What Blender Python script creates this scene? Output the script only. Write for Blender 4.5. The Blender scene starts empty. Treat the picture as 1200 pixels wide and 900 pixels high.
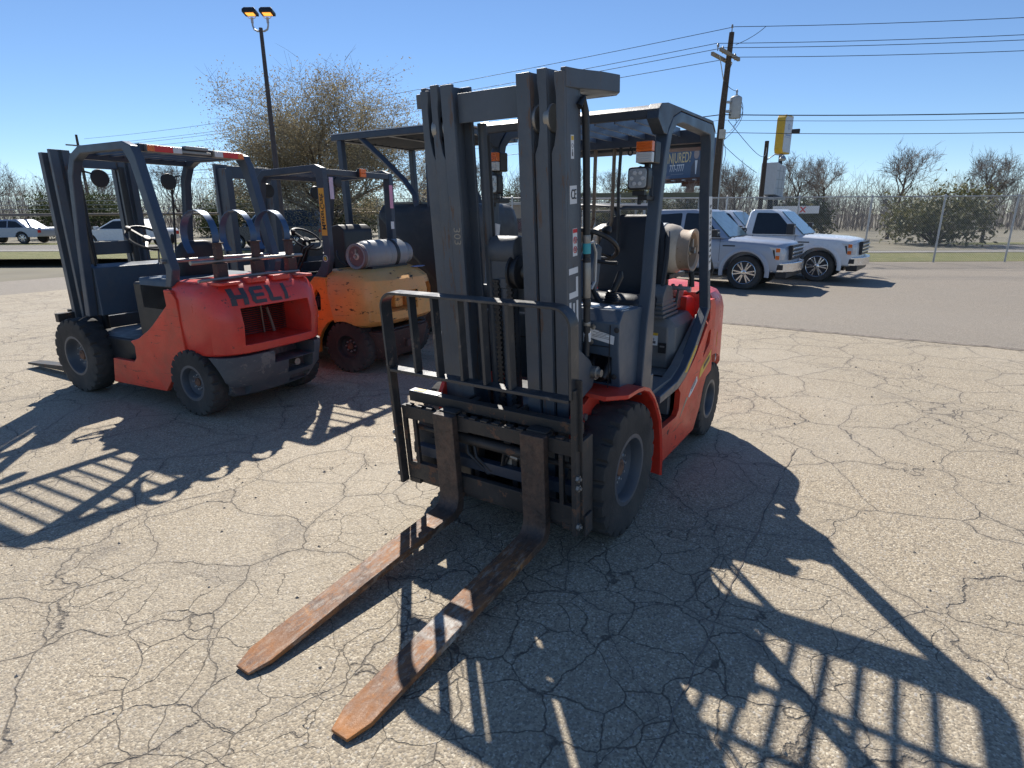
import bpy, bmesh, math, random
from mathutils import Vector, Matrix, Euler
rad = math.radians
scene = bpy.context.scene
COL = scene.collection

# ------------------------------------------------------------------ camera
cam_d = bpy.data.cameras.new("camera")
cam = bpy.data.objects.new("camera", cam_d)
COL.objects.link(cam)
cam_d.sensor_fit = 'HORIZONTAL'
cam_d.sensor_width = 36.0
cam_d.lens = 20.58
cam_d.clip_start = 0.05
cam_d.clip_end = 1500
_pit, _roll, _yaw = rad(16.109), rad(-0.347), rad(213.169)
_fw = Vector((math.cos(_yaw)*math.cos(_pit), math.sin(_yaw)*math.cos(_pit), -math.sin(_pit)))
_rt0 = Vector((math.sin(_yaw), -math.cos(_yaw), 0))
_up0 = _rt0.cross(_fw)
_rt = _rt0*math.cos(_roll) + _up0*math.sin(_roll)
_up = -_rt0*math.sin(_roll) + _up0*math.cos(_roll)
_m = Matrix((_rt, _up, -_fw)).transposed().to_4x4()
_m.translation = Vector((2.529, 1.536, 1.542))
cam.matrix_world = _m
scene.camera = cam

# ------------------------------------------------------------------ sky, sun, exposure
SUN_EL, SUN_AZ = 43.2, -135.4           # towards the sun, degrees; azimuth counter-clockwise from +X
world = bpy.data.worlds.new("World")
scene.world = world
world.use_nodes = True
wn = world.node_tree
wn.nodes.clear()
sky = wn.nodes.new("ShaderNodeTexSky")
sky.sky_type = 'NISHITA'
sky.sun_disc = False
sky.sun_elevation = rad(SUN_EL)
sky.sun_rotation = rad(90 - SUN_AZ)
sky.altitude = 1600
sky.air_density = 1.0
sky.dust_density = 0.0
sky.ozone_density = 6.0
bg = wn.nodes.new("ShaderNodeBackground")
bg.inputs[1].default_value = 0.098
wo = wn.nodes.new("ShaderNodeOutputWorld")
wn.links.new(sky.outputs[0], bg.inputs[0])
wn.links.new(bg.outputs[0], wo.inputs[0])
sun_d = bpy.data.lights.new("sun", 'SUN')
sun_d.energy = 5.0
sun_d.angle = rad(0.53)
sun_d.color = (1.0, 0.94, 0.85)
sun = bpy.data.objects.new("sun", sun_d)
COL.objects.link(sun)
_S = Vector((math.cos(rad(SUN_EL))*math.cos(rad(SUN_AZ)), math.cos(rad(SUN_EL))*math.sin(rad(SUN_AZ)), math.sin(rad(SUN_EL))))
sun.rotation_euler = _S.to_track_quat('Z', 'Y').to_euler()
sun.location = _S*30
vs = scene.view_settings
vs.view_transform = 'Standard'
vs.look = 'None'
vs.exposure = 0.36
vs.gamma = 1.0
vs.use_curve_mapping = False

# ------------------------------------------------------------------ helpers
class MB:
    """collects geometry, then links it as ONE mesh object"""
    def __init__(s): s.v = []; s.f = []
    def add(s, vs_, fs):
        n = len(s.v); s.v += [tuple(v) for v in vs_]; s.f += [tuple(i+n for i in f) for f in fs]; return s
    def box(s, x0, x1, y0, y1, z0, z1):
        x0, x1 = min(x0, x1), max(x0, x1); y0, y1 = min(y0, y1), max(y0, y1); z0, z1 = min(z0, z1), max(z0, z1)
        v = [(x0,y0,z0),(x1,y0,z0),(x1,y1,z0),(x0,y1,z0),(x0,y0,z1),(x1,y0,z1),(x1,y1,z1),(x0,y1,z1)]
        return s.add(v, [(3,2,1,0),(4,5,6,7),(0,1,5,4),(1,2,6,5),(2,3,7,6),(3,0,4,7)])
    def obox(s, c, size, rot=(0,0,0)):
        M = Matrix.Translation(c) @ Euler(rot).to_matrix().to_4x4()
        a, b, d = size[0]/2, size[1]/2, size[2]/2
        v = [(-a,-b,-d),(a,-b,-d),(a,b,-d),(-a,b,-d),(-a,-b,d),(a,-b,d),(a,b,d),(-a,b,d)]
        return s.add([M @ Vector(p) for p in v], [(3,2,1,0),(4,5,6,7),(0,1,5,4),(1,2,6,5),(2,3,7,6),(3,0,4,7)])
    def bar(s, a, b, w, h, up=(0,0,1)):
        """rectangular bar from a to b, w across, h along up"""
        a, b = Vector(a), Vector(b); d = (b-a).normalized(); u = Vector(up)
        if abs(d.dot(u)) > .98: u = Vector((1,0,0))
        r = d.cross(u).normalized(); u = r.cross(d).normalized()
        v = []
        for p in (a, b):
            for i, j in ((-1,-1),(1,-1),(1,1),(-1,1)): v.append(p + r*i*w/2 + u*j*h/2)
        return s.add(v, [(0,1,2,3),(7,6,5,4),(0,4,5,1),(1,5,6,2),(2,6,7,3),(3,7,4,0)])
    def prism(s, poly, axis, a, b):
        """poly: 2D list; axis 'y': (x,z), 'x': (y,z), 'z': (x,y)"""
        def P(q, t):
            return (q[0], t, q[1]) if axis == 'y' else (t, q[0], q[1]) if axis == 'x' else (q[0], q[1], t)
        n = len(poly)
        ar = sum(poly[i][0]*poly[(i+1) % n][1]-poly[(i+1) % n][0]*poly[i][1] for i in range(n))
        if (ar < 0) != (axis == 'y'): poly = poly[::-1]
        if a > b: a, b = b, a
        v = [P(q, a) for q in poly] + [P(q, b) for q in poly]
        f = [tuple(range(n-1, -1, -1)), tuple(range(n, 2*n))] + [(i, (i+1) % n, n+(i+1) % n, n+i) for i in range(n)]
        return s.add(v, f)
    def tube(s, pts, r, n=8, caps=True):
        pts = [Vector(p) for p in pts]; m = len(pts)
        rs = r if isinstance(r, (list, tuple)) else [r]*m
        t0 = (pts[1]-pts[0]).normalized()
        u = t0.cross(Vector((0,0,1)));
        if u.length < .05: u = t0.cross(Vector((1,0,0)))
        u.normalize(); v = []
        for i, p in enumerate(pts):
            t = (pts[min(i+1, m-1)]-pts[max(i-1, 0)]).normalized()
            u = (u - t*u.dot(t)).normalized(); w = t.cross(u)
            for k in range(n):
                a = 2*math.pi*k/n
                v.append(p + (u*math.cos(a)+w*math.sin(a))*rs[i])
        f = [(i*n+k, i*n+(k+1) % n, (i+1)*n+(k+1) % n, (i+1)*n+k) for i in range(m-1) for k in range(n)]
        if caps: f += [tuple(range(n-1, -1, -1)), tuple(range((m-1)*n, m*n))]
        return s.add(v, f)
    def lathe(s, prof, c=(0,0,0), axis='y', n=32, close=False):
        """prof: (radius, position along axis)"""
        v = []; m = len(prof)
        for r, a in prof:
            for k in range(n):
                t = 2*math.pi*k/n; x, z = r*math.cos(t), r*math.sin(t)
                q = (x, a, z) if axis == 'y' else (a, z, x) if axis == 'x' else (z, x, a)
                v.append((q[0]+c[0], q[1]+c[1], q[2]+c[2]))
        mm = m if close else m-1
        f = [(i*n+k, i*n+(k+1) % n, ((i+1) % m)*n+(k+1) % n, ((i+1) % m)*n+k) for i in range(mm) for k in range(n)]
        if not close:
            if prof[0][0] > 1e-6: f.append(tuple(range(n-1, -1, -1)))
            if prof[-1][0] > 1e-6: f.append(tuple(range((m-1)*n, m*n)))
        return s.add(v, f)
    def loft(s, rings, close=True, cap=True):
        n = len(rings[0]); v = [p for r in rings for p in r]
        k = n if close else n-1
        f = [(i*n+j, i*n+(j+1) % n, (i+1)*n+(j+1) % n, (i+1)*n+j) for i in range(len(rings)-1) for j in range(k)]
        if cap: f += [tuple(range(n-1, -1, -1)), tuple(range((len(rings)-1)*n, len(rings)*n))]
        return s.add(v, f)
    def mirror_y(s, about=0.0):
        n = len(s.v); s.v += [(x, 2*about-y, z) for x, y, z in s.v]
        s.f += [tuple(i+n for i in f[::-1]) for f in s.f]; return s

def build(mb, name, m, parent=None, bevel=0, seg=2, smooth=40, fix=True):
    me = bpy.data.meshes.new(name)
    me.from_pydata(mb.v, [], mb.f)
    if fix:
        b = bmesh.new(); b.from_mesh(me)
        bmesh.ops.remove_doubles(b, verts=b.verts, dist=1e-5)
        bmesh.ops.recalc_face_normals(b, faces=b.faces); b.to_mesh(me); b.free()
    me.materials.append(m)
    if smooth:
        me.polygons.foreach_set("use_smooth", [True]*len(me.polygons))
        me.set_sharp_from_angle(angle=rad(smooth))
    o = bpy.data.objects.new(name, me); COL.objects.link(o)
    if parent is not None: o.parent = parent
    if bevel:
        md = o.modifiers.new("bevel", 'BEVEL'); md.width = bevel; md.segments = seg
        md.limit_method = 'ANGLE'; md.angle_limit = rad(35); md.harden_normals = True
    return o

def bake(o):
    """apply modifiers without operators"""
    dg = bpy.context.evaluated_depsgraph_get()
    me = bpy.data.meshes.new_from_object(o.evaluated_get(dg))
    o.modifiers.clear(); o.data = me

def cut(o, cutters):
    """boolean difference; cutters are MBs"""
    tmp = []
    bpy.context.view_layer.update()
    for c in cutters:
        k = build(c, "cutter", o.data.materials[0], smooth=0); k.matrix_world = o.matrix_world.copy(); tmp.append(k)
        md = o.modifiers.new("cut", 'BOOLEAN'); md.operation = 'DIFFERENCE'; md.solver = 'EXACT'; md.object = k
    bpy.context.view_layer.update()
    bake(o)
    for k in tmp:
        me = k.data; bpy.data.objects.remove(k); bpy.data.meshes.remove(me)
    o.data.polygons.foreach_set("use_smooth", [True]*len(o.data.polygons))
    o.data.set_sharp_from_angle(angle=rad(32))

from mathutils.bvhtree import BVHTree
def stuck_on(polys, target, origin, xr, yu, name, m, parent, off=.0022, th=.0, grid=.03):
    """flat shapes laid onto the surface of target: polys in a plane (origin, x right, y up), pressed along -normal"""
    bm = bmesh.new(); bm.from_mesh(target.data); bvh = BVHTree.FromBMesh(bm); bm.free()
    x = Vector(xr).normalized(); y = Vector(yu).normalized(); nrm = x.cross(y).normalized(); o0 = Vector(origin)
    b = bmesh.new()
    for P in polys:
        f = b.faces.new([b.verts.new((p[0], p[1], 0)) for p in P])
    b.normal_update(); bmesh.ops.triangulate(b, faces=b.faces[:])
    xs = [v.co.x for v in b.verts]; ys = [v.co.y for v in b.verts]
    for lo, hi, ax in ((min(xs), max(xs), 0), (min(ys), max(ys), 1)):
        k = int((hi-lo)/grid)
        for i in range(1, k+1):
            pc = Vector((0,0,0)); pc[ax] = lo+(hi-lo)*i/(k+1); pn = Vector((0,0,0)); pn[ax] = 1
            bmesh.ops.bisect_plane(b, geom=b.verts[:]+b.edges[:]+b.faces[:], plane_co=pc, plane_no=pn)
    for v in b.verts:
        p = o0+x*v.co.x+y*v.co.y
        h = bvh.ray_cast(p+nrm*1.0, -nrm, 2.0)
        v.co = (h[0]+nrm*off) if h[0] is not None else p
    me = bpy.data.meshes.new(name); b.to_mesh(me); b.free(); me.materials.append(m)
    o = bpy.data.objects.new(name, me); COL.objects.link(o)
    if parent is not None: o.parent = parent
    return o

def tag(o, label=None, cat=None, group=None, kind=None):
    if label: o['label'] = label
    if cat: o['category'] = cat
    if group: o['group'] = group
    if kind: o['kind'] = kind
    return o

def thing(name, label, cat, loc=(0,0,0), rz=0, group=None):
    o = bpy.data.objects.new(name, None); COL.objects.link(o)
    o.location = loc; o.rotation_euler = (0, 0, rz); o.empty_display_size = .2
    return tag(o, label, cat, group)

def copy_tree(o, parent=None):
    c = o.copy(); COL.objects.link(c); c.parent = parent
    for ch in [x for x in bpy.data.objects if x.parent == o]: copy_tree(ch, c)
    return c

_kids = None
def copy_at(o, loc, rz=0, scale=1, label=None):
    c = copy_tree(o); c.location = loc; c.rotation_euler = (0, 0, rz); c.scale = (scale,)*3
    if label: c['label'] = label
    return c

def text_obj(txt, name, m, size, M, parent=None, depth=.0015, align='CENTER', sx=1.0, bold=0.0):
    """printed lettering as thin real characters; M places the text plane (x right, y up, z out)"""
    cu = bpy.data.curves.new(name, 'FONT'); cu.body = txt; cu.size = size; cu.align_x = align; cu.align_y = 'CENTER'
    cu.extrude = depth/2; cu.offset = bold; cu.resolution_u = 3
    t = bpy.data.objects.new("tmp_text", cu); COL.objects.link(t)
    bpy.context.view_layer.update()
    me = bpy.data.meshes.new_from_object(t.evaluated_get(bpy.context.evaluated_depsgraph_get()))
    bpy.data.objects.remove(t); bpy.data.curves.remove(cu)
    me.transform(Matrix.Diagonal((sx, 1, 1, 1))); me.transform(M)
    me.materials.clear(); me.materials.append(m); me.name = name
    o = bpy.data.objects.new(name, me); COL.objects.link(o)
    if parent is not None: o.parent = parent
    return o

def frame(origin, xr, yu):
    """matrix of a plane: x axis xr, y axis yu"""
    x = Vector(xr).normalized(); y = Vector(yu).normalized(); z = x.cross(y).normalized(); y = z.cross(x)
    M = Matrix((x, y, z)).transposed().to_4x4(); M.translation = Vector(origin); return M

# ------------------------------------------------------------------ materials
class NT:
    def __init__(s, name):
        s.m = bpy.data.materials.new(name); s.m.use_nodes = True; s.t = s.m.node_tree
        s.b = s.t.nodes["Principled BSDF"]; s.out = s.t.nodes["Material Output"]
        s.co = s.t.nodes.new("ShaderNodeTexCoord")
    def n(s, typ, ins=None, **kw):
        q = s.t.nodes.new("ShaderNode"+typ)
        for k, v in kw.items(): setattr(q, k, v)
        for k, v in (ins or {}).items(): s.put(q.inputs[k], v)
        return q
    def put(s, sock, v):
        if hasattr(v, 'is_output') or isinstance(v, bpy.types.NodeSocket): s.t.links.new(v, sock)
        elif isinstance(v, (tuple, list)) and len(v) == 3 and sock.type == 'RGBA': sock.default_value = (*v, 1)
        else: sock.default_value = v
    def noise(s, scale, detail=4, rough=.55, vec=None, dist=0):
        return s.n('TexNoise', {'Vector': vec or s.co.outputs['Object'], 'Scale': scale, 'Detail': detail, 'Roughness': rough, 'Distortion': dist}).outputs[0]
    def mapping(s, scale=(1,1,1), rot=(0,0,0), vec=None):
        return s.n('Mapping', {'Vector': vec or s.co.outputs['Object'], 'Scale': scale, 'Rotation': rot}).outputs[0]
    def ramp(s, f, a, b, lo=0.0, hi=1.0, smooth=False):
        q = s.n('MapRange', {0: f, 1: a, 2: b, 3: lo, 4: hi}, clamp=True)
        if smooth: q.interpolation_type = 'SMOOTHSTEP'
        return q.outputs[0]
    def math(s, op, a, b=0.0): return s.n('Math', {0: a, 1: b}, operation=op).outputs[0]
    def mix(s, f, a, b, blend='MIX'):
        q = s.n('Mix', data_type='RGBA', blend_type=blend)
        s.put(q.inputs[0], f); s.put(q.inputs[6], a); s.put(q.inputs[7], b); return q.outputs[2]
    def bump(s, h, strength=.3, dist=.01, normal=None):
        q = s.n('Bump', {'Height': h, 'Strength': strength, 'Distance': dist})
        if normal: s.put(q.inputs['Normal'], normal)
        return q.outputs[0]
    def fin(s, col, rough=.5, metal=0, normal=None, **kw):
        s.put(s.b.inputs['Base Color'], col); s.put(s.b.inputs['Roughness'], rough); s.put(s.b.inputs['Metallic'], metal)
        if normal: s.put(s.b.inputs['Normal'], normal)
        for k, v in kw.items(): s.put(s.b.inputs[k.replace('_', ' ')], v)
        return s.m

def paint(name, col, rough=.45, chip=None, chip_amt=.5, chip_scale=14, dirt=None, dirt_amt=.35, var=.12, metal=0, scratch=0, scratch_axis=(1,8,30), bump=.15, coat=0, chip_map=(1,1,1)):
    """worn paint: tone variation, chips down to chip colour, dusty dirt, scratches"""
    t = NT(name)
    c = t.mix(t.ramp(t.noise(3.1), .3, .7), tuple(x*(1-var) for x in col), tuple(min(1, x*(1+var)) for x in col))
    c = t.mix(t.ramp(t.noise(60, 3), .35, .75, 0, .25), c, tuple(x*.7 for x in col))
    h = t.noise(90, 3)
    r = t.ramp(t.noise(9, 5), .3, .7, rough-.08, rough+.12)
    if dirt:
        d = t.ramp(t.noise(2.3, 8, .7, dist=.6), .45, .72, 0, dirt_amt, True)
        c = t.mix(d, c, dirt); r = t.math('ADD', r, t.math('MULTIPLY', d, .35))
    if chip:
        k = t.noise(chip_scale, 9, .72, vec=t.mapping(chip_map))
        m = t.ramp(k, 1-chip_amt*.5, 1-chip_amt*.5+.02)
        c = t.mix(m, c, chip); r = t.math('ADD', r, t.math('MULTIPLY', m, .25)); h = t.math('SUBTRACT', h, t.math('MULTIPLY', m, .8))
    if scratch:
        k = t.noise(3.0, 9, .75, vec=t.mapping(scratch_axis), dist=.4)
        m = t.ramp(k, .60, .64, 0, scratch)
        z = t.ramp(t.noise(1.9), .42, .55)
        m = t.math('MULTIPLY', m, z)
        c = t.mix(m, c, chip or (.05,.04,.035))
    return t.fin(c, r, metal, t.bump(h, bump, .004), Coat_Weight=coat, Coat_Roughness=.15)

def plain(name, col, rough=.5, metal=0, var=.1, scale=8, bump=.1, **kw):
    t = NT(name)
    c = t.mix(t.ramp(t.noise(scale, 6), .3, .7), tuple(x*(1-var) for x in col), tuple(min(1, x*(1+var)) for x in col))
    return t.fin(c, t.ramp(t.noise(scale*2, 4), .3, .7, max(0, rough-.06), rough+.1), metal, t.bump(t.noise(scale*14, 3), bump, .003), **kw)

STEEL = paint('steel_grey_paint', (.082,.100,.124), .42, chip=(.12,.085,.070), chip_amt=.82, chip_scale=12, chip_map=(1.6,1.6,.28), dirt=(.17,.145,.12), dirt_amt=.4, scratch=.8, scratch_axis=(10,10,1.2))
GUARD = paint('guard_blue_grey', (.055,.078,.112), .36, chip=(.12,.10,.09), chip_amt=.62, chip_scale=22, dirt=(.15,.14,.125), dirt_amt=.22)
GUARD2 = paint('guard_dark_blue', (.042,.058,.085), .4, chip=(.10,.07,.05), chip_amt=.66, chip_scale=18, dirt=(.16,.14,.12), dirt_amt=.3)
PLASTIC = paint('moulded_grey_plastic', (.150,.155,.158), .42, dirt=(.22,.20,.17), dirt_amt=.4, scratch=.4)
COWL = paint('cowl_blue_grey', (.056,.088,.130), .45, dirt=(.17,.16,.14), dirt_amt=.25, chip=(.16,.15,.14), chip_amt=.58, chip_scale=25)
BLACK = plain('black_plastic', (.022,.023,.026), .45, var=.25)
VINYL = plain('black_vinyl', (.018,.020,.026), .5, var=.2, bump=.25)
RUBBER = paint('tyre_rubber', (.040,.039,.038), .8, dirt=(.14,.125,.105), dirt_amt=.55, var=.25, bump=.5)
RIM = paint('rim_grey', (.080,.092,.110), .45, chip=(.10,.05,.03), chip_amt=.66, chip_scale=20, dirt=(.16,.14,.12), dirt_amt=.5)
RUSTY = paint('rusty_hub', (.20,.105,.065), .75, chip=(.07,.05,.045), chip_amt=.9, chip_scale=30, var=.3)
RED = paint('red_paint', (.74,.042,.022), .36, chip=(.07,.035,.03), chip_amt=.66, chip_scale=16, dirt=(.30,.13,.09), dirt_amt=.35, scratch=.85, scratch_axis=(2,8,26), coat=.15)
REDSCR = paint('scraped_red_paint', (.78,.062,.028), .42, chip=(.06,.03,.025), chip_amt=.74, chip_scale=11, dirt=(.50,.14,.08), dirt_amt=.7, scratch=1, scratch_axis=(1.2,6,22))
REDCW = paint('faded_red_paint', (.72,.050,.034), .35, chip=(.10,.04,.035), chip_amt=.74, chip_scale=13, dirt=(.42,.12,.10), dirt_amt=.45, scratch=.6, scratch_axis=(5,1.5,14), coat=.2)
GREYCW = paint('scuffed_grey_casting', (.085,.094,.108), .6, chip=(.20,.19,.18), chip_amt=.90, chip_scale=6, dirt=(.16,.16,.16), dirt_amt=.8, scratch=1, scratch_axis=(4,2,9), bump=.5)
ORANGE = paint('orange_paint', (.85,.30,.045), .42, chip=(.05,.03,.02), chip_amt=.74, chip_scale=14, dirt=(.55,.30,.10), dirt_amt=.6, scratch=.9, scratch_axis=(3,2,20))
YELLOWCW = paint('faded_yellow_orange_paint', (.74,.38,.11), .42, chip=(.035,.022,.016), chip_amt=.80, chip_scale=11, chip_map=(.6,.6,1.9), dirt=(.55,.40,.19), dirt_amt=.7, scratch=1, scratch_axis=(2,2,13), coat=.1)
DARKRUST = paint('dark_rusty_casting', (.085,.050,.042), .7, chip=(.22,.12,.09), chip_amt=.78, chip_scale=16, dirt=(.05,.045,.05), dirt_amt=.6, bump=.6)
TANK = paint('tan_white_tank_paint', (.60,.53,.43), .42, chip=(.30,.16,.09), chip_amt=.62, chip_scale=20, dirt=(.34,.25,.17), dirt_amt=.6)
TANKG = paint('grey_tank_paint', (.25,.27,.29), .38, chip=(.22,.12,.08), chip_amt=.62, chip_scale=20, dirt=(.30,.24,.19), dirt_amt=.5)
CHROME = plain('bright_metal', (.75,.75,.77), .18, 1, var=.05, bump=.02)
DULLM = paint('dull_metal', (.33,.32,.30), .45, metal=.8, chip=(.16,.09,.06), chip_amt=.66, dirt=(.2,.17,.14), dirt_amt=.4)
PIPE = paint('brownish_pipe', (.20,.165,.13), .5, metal=.3, chip=(.12,.06,.035), chip_amt=.8, chip_scale=12)
WHITE = plain('white_decal', (.72,.73,.74), .45, var=.06, bump=.02)
INK = plain('ink_black', (.02,.02,.022), .5, var=.1)
INKG = plain('ink_grey', (.12,.12,.13), .5, var=.1)
REDINK = plain('ink_red', (.60,.02,.03), .5, var=.1)
YELLOW = plain('yellow_decal', (.72,.46,.05), .45, var=.12, bump=.03)
TEAL = plain('teal_band', (.05,.40,.46), .5)
AMBER = plain('amber_lens', (.95,.20,.03), .22, var=.08, Transmission_Weight=.15)
REDLENS = plain('red_lens', (.62,.02,.015), .2, var=.08)
CLEARLENS = plain('clear_lens', (.62,.62,.62), .2, var=.08)
LAMPFACE = plain('lamp_face', (.42,.44,.46), .22, .3, var=.12)
WHITEP = paint('white_truck_paint', (.74,.76,.78), .25, dirt=(.6,.58,.54), dirt_amt=.2, coat=.6, var=.02, bump=.02)
SILVER = plain('silver_truck_paint', (.36,.40,.47), .34, .3, var=.02, bump=.0, Coat_Weight=.25, Coat_Roughness=.2)
NAVY = plain('dark_car_paint', (.035,.045,.06), .25, .2, var=.05, bump=.02, Coat_Weight=.6)
GLASSD = plain('dark_window_glass', (.018,.022,.028), .06, 0, var=.1, bump=0)
SHIELD = plain('windscreen_glass', (.16,.24,.27), .06, 0, var=.12, bump=0)
CONC = plain('pale_concrete', (.42,.40,.36), .8, var=.2)
GALV = plain('galvanised_steel', (.42,.43,.44), .45, .6, var=.15)
WOODP = paint('weathered_pole_wood', (.075,.055,.042), .85, chip=(.16,.13,.10), chip_amt=.8, chip_scale=8, scratch=.6, scratch_axis=(14,14,1))
RUSTP = paint('rust_brown_steel', (.13,.065,.045), .7, chip=(.22,.12,.08), chip_amt=.8)
BARK = paint('bark', (.12,.095,.075), .9, chip=(.20,.17,.14), chip_amt=.8, chip_scale=9, bump=.6)
TWIG = plain('twig_bark', (.27,.225,.175), .9, var=.3, scale=2)
TWIG2 = plain('grey_twig_bark', (.26,.225,.195), .9, var=.3, scale=2)

def forkmat():
    t = NT('rusty_fork_steel')
    st = t.noise(5, 8, .7, vec=t.mapping((3.5, 8, 8)), dist=.6)
    c = t.mix(t.ramp(st, .35, .62), (.14,.065,.034), (.32,.145,.060))
    c = t.mix(t.ramp(t.noise(9, 9, .78), .47, .56, 0, .85), c, (.095,.052,.035))
    c = t.mix(t.ramp(t.noise(5, 9, .8, dist=.3), .56, .62, 0, .8), c, (.44,.19,.05))
    c = t.mix(t.ramp(t.noise(4, 9, .75, vec=t.mapping((3, 11, 8)), dist=.3), .52, .62, 0, .6), c, (.40,.34,.27))
    up = t.n('SeparateXYZ', {0: t.co.outputs['Object']}).outputs
    # the upright shank and heel stay dark brown, the blade is bright rust
    sh = t.ramp(t.math('ADD', up[0], t.math('MULTIPLY', t.noise(6), .12)), .58, .72)
    dark = t.mix(t.ramp(t.noise(10, 8, .75), .4, .65), (.055,.042,.036), (.14,.085,.06))
    c = t.mix(sh, dark, c)
    # worn pale patch and a bright orange tip
    c = t.mix(t.math('MULTIPLY', t.ramp(up[0], 1.38, 1.62), t.ramp(t.noise(9, 6), .38, .6)), c, (.42,.17,.045))
    pp = t.math('MULTIPLY', t.ramp(up[1], .20, .26), t.math('MULTIPLY', t.ramp(up[0], 1.03, 1.10), t.ramp(up[0], 1.26, 1.19)))
    c = t.mix(t.math('MULTIPLY', pp, t.ramp(t.noise(16, 9, .8), .42, .60)), c, (.46,.43,.38))
    h = t.noise(70, 6, .7)
    return t.fin(c, t.ramp(st, .3, .7, .45, .8), t.ramp(st, .5, .7, 0, .35), t.bump(h, .5, .004))
FORK = forkmat()
CARR = paint('grimy_dark_steel', (.038,.037,.037), .55, chip=(.15,.085,.055), chip_amt=.84, chip_scale=8, dirt=(.12,.095,.075), dirt_amt=.6, scratch=.6, scratch_axis=(8,8,2), bump=.4)
BACKR = paint('backrest_black_paint', (.040,.045,.052), .35, chip=(.16,.13,.11), chip_amt=.80, chip_scale=14, dirt=(.15,.14,.13), dirt_amt=.5, scratch=.9, scratch_axis=(9,9,2))

# ------------------------------------------------------------------ ground
def lotmat(name, warm, cracks=True, tone=1.0):
    t = NT(name); O = t.co.outputs['Object']
    vo = t.n('TexVoronoi', {'Vector': O, 'Scale': 150.0}, feature='F1')
    sep = t.n('SeparateColor', {0: vo.outputs['Color']}).outputs
    cr = t.n('ValToRGB', {0: sep[0]}); e = cr.color_ramp
    cols = [(0, (.15,.135,.12)), (.25, (.26,.225,.185)), (.5, (.33,.29,.235)), (.75, (.39,.345,.28)), (.92, (.47,.43,.37)), (1, (.60,.57,.51))]
    e.elements[0].color = (*[x*tone*w for x, w in zip(cols[0][1], warm)], 1)
    e.elements[1].position = 1; e.elements[1].color = (*[x*tone*w for x, w in zip(cols[-1][1], warm)], 1)
    for p_, c_ in cols[1:-1]:
        q = e.elements.new(p_); q.color = (*[x*tone*w for x, w in zip(c_, warm)], 1)
    vo2 = t.n('TexVoronoi', {'Vector': O, 'Scale': 62.0}, feature='F1')
    sep2 = t.n('SeparateColor', {0: vo2.outputs['Color']}).outputs
    c = t.mix(t.math('MULTIPLY', t.ramp(sep2[1], .70, .9), t.ramp(vo2.outputs['Distance'], .40, .2)), cr.outputs[0], tuple(.42*tone*w for w in (1.0,.93,.83)))
    c = t.mix(t.math('MULTIPLY', t.ramp(sep2[1], .18, .05), t.ramp(vo2.outputs['Distance'], .45, .2)), c, (.17,.15,.13))
    # patches of wear and stain
    c = t.mix(t.ramp(t.noise(.9, 7, .65), .35, .68, .0, .45), c, tuple(.30*tone*w*k for w, k in zip(warm, (1.0,.92,.80))))
    c = t.mix(t.ramp(t.noise(2.6, 8, .7, dist=.5), .56, .74, 0, .35), c, (.15,.135,.12))
    if cracks:
        c = t.mix(t.ramp(t.noise(1.15, 5, .6, vec=t.mapping((1,1,1), (0,0,.6)), dist=1.2), .60, .70, 0, .30), c, (.11,.10,.095))
        c = t.mix(t.ramp(t.noise(5.5, 3, .5), .70, .76, 0, .5), c, (.09,.08,.075))
        c = t.mix(t.ramp(t.noise(.55, 6, .6), .50, .66, 0, .35), c, (.46,.41,.33))
    h = t.math('ADD', t.math('MULTIPLY', vo.outputs['Distance'], -1.0), t.math('MULTIPLY', vo2.outputs['Distance'], -.9))
    h = t.math('ADD', h, t.math('MULTIPLY', t.noise(30, 5), 1.0))
    if cracks:
        wob = t.n('TexNoise', {'Vector': O, 'Scale': 2.6, 'Detail': 6.0, 'Roughness': .5})
        off = t.n('VectorMath', {0: wob.outputs['Color'], 1: (.5,.5,.5)}, operation='SUBTRACT').outputs[0]
        sc = t.n('VectorMath', {0: off, 'Scale': .30}, operation='SCALE').outputs[0]
        P = t.n('VectorMath', {0: O, 1: sc}, operation='ADD').outputs[0]
        v1 = t.n('TexVoronoi', {'Vector': P, 'Scale': 1.7}, feature='DISTANCE_TO_EDGE').outputs['Distance']
        v2 = t.n('TexVoronoi', {'Vector': P, 'Scale': 4.6}, feature='DISTANCE_TO_EDGE').outputs['Distance']
        wd = t.ramp(t.noise(1.3, 4), .35, .65, .0025, .009)
        m1 = t.n('MapRange', {0: v1, 1: wd, 2: t.math('MULTIPLY', wd, .3), 3: 0.0, 4: 1.0}).outputs[0]
        cp = t.n('VectorMath', {0: O, 1: (.75,.75,0)}, operation='DISTANCE').outputs['Value']
        wd2 = t.math('MAXIMUM', t.ramp(t.noise(.8, 5), .50, .64, .0, .015), t.ramp(t.math('ADD', cp, t.math('MULTIPLY', t.noise(2.0, 4), .9)), 1.75, 1.05, 0, .019))
        m2 = t.n('MapRange', {0: v2, 1: t.math('ADD', wd2, .0005), 2: t.math('MULTIPLY', wd2, .3), 3: 0.0, 4: 1.0}).outputs[0]
        m = t.math('MINIMUM', t.math('MAXIMUM', m1, m2), 1.0)
        c = t.mix(t.math('MULTIPLY', m, .72), c, (.065,.056,.048))
        h = t.math('SUBTRACT', h, t.math('MULTIPLY', m, 6.0))
        halo = t.math('MAXIMUM', t.ramp(v1, .05, .0, 0, .25), 0.0)
        c = t.mix(halo, c, (.16,.14,.12))
    return t.fin(c, t.ramp(sep[1], 0, 1, .6, .9), 0, t.bump(h, .5, .004), Specular_IOR_Level=.35)

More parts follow.
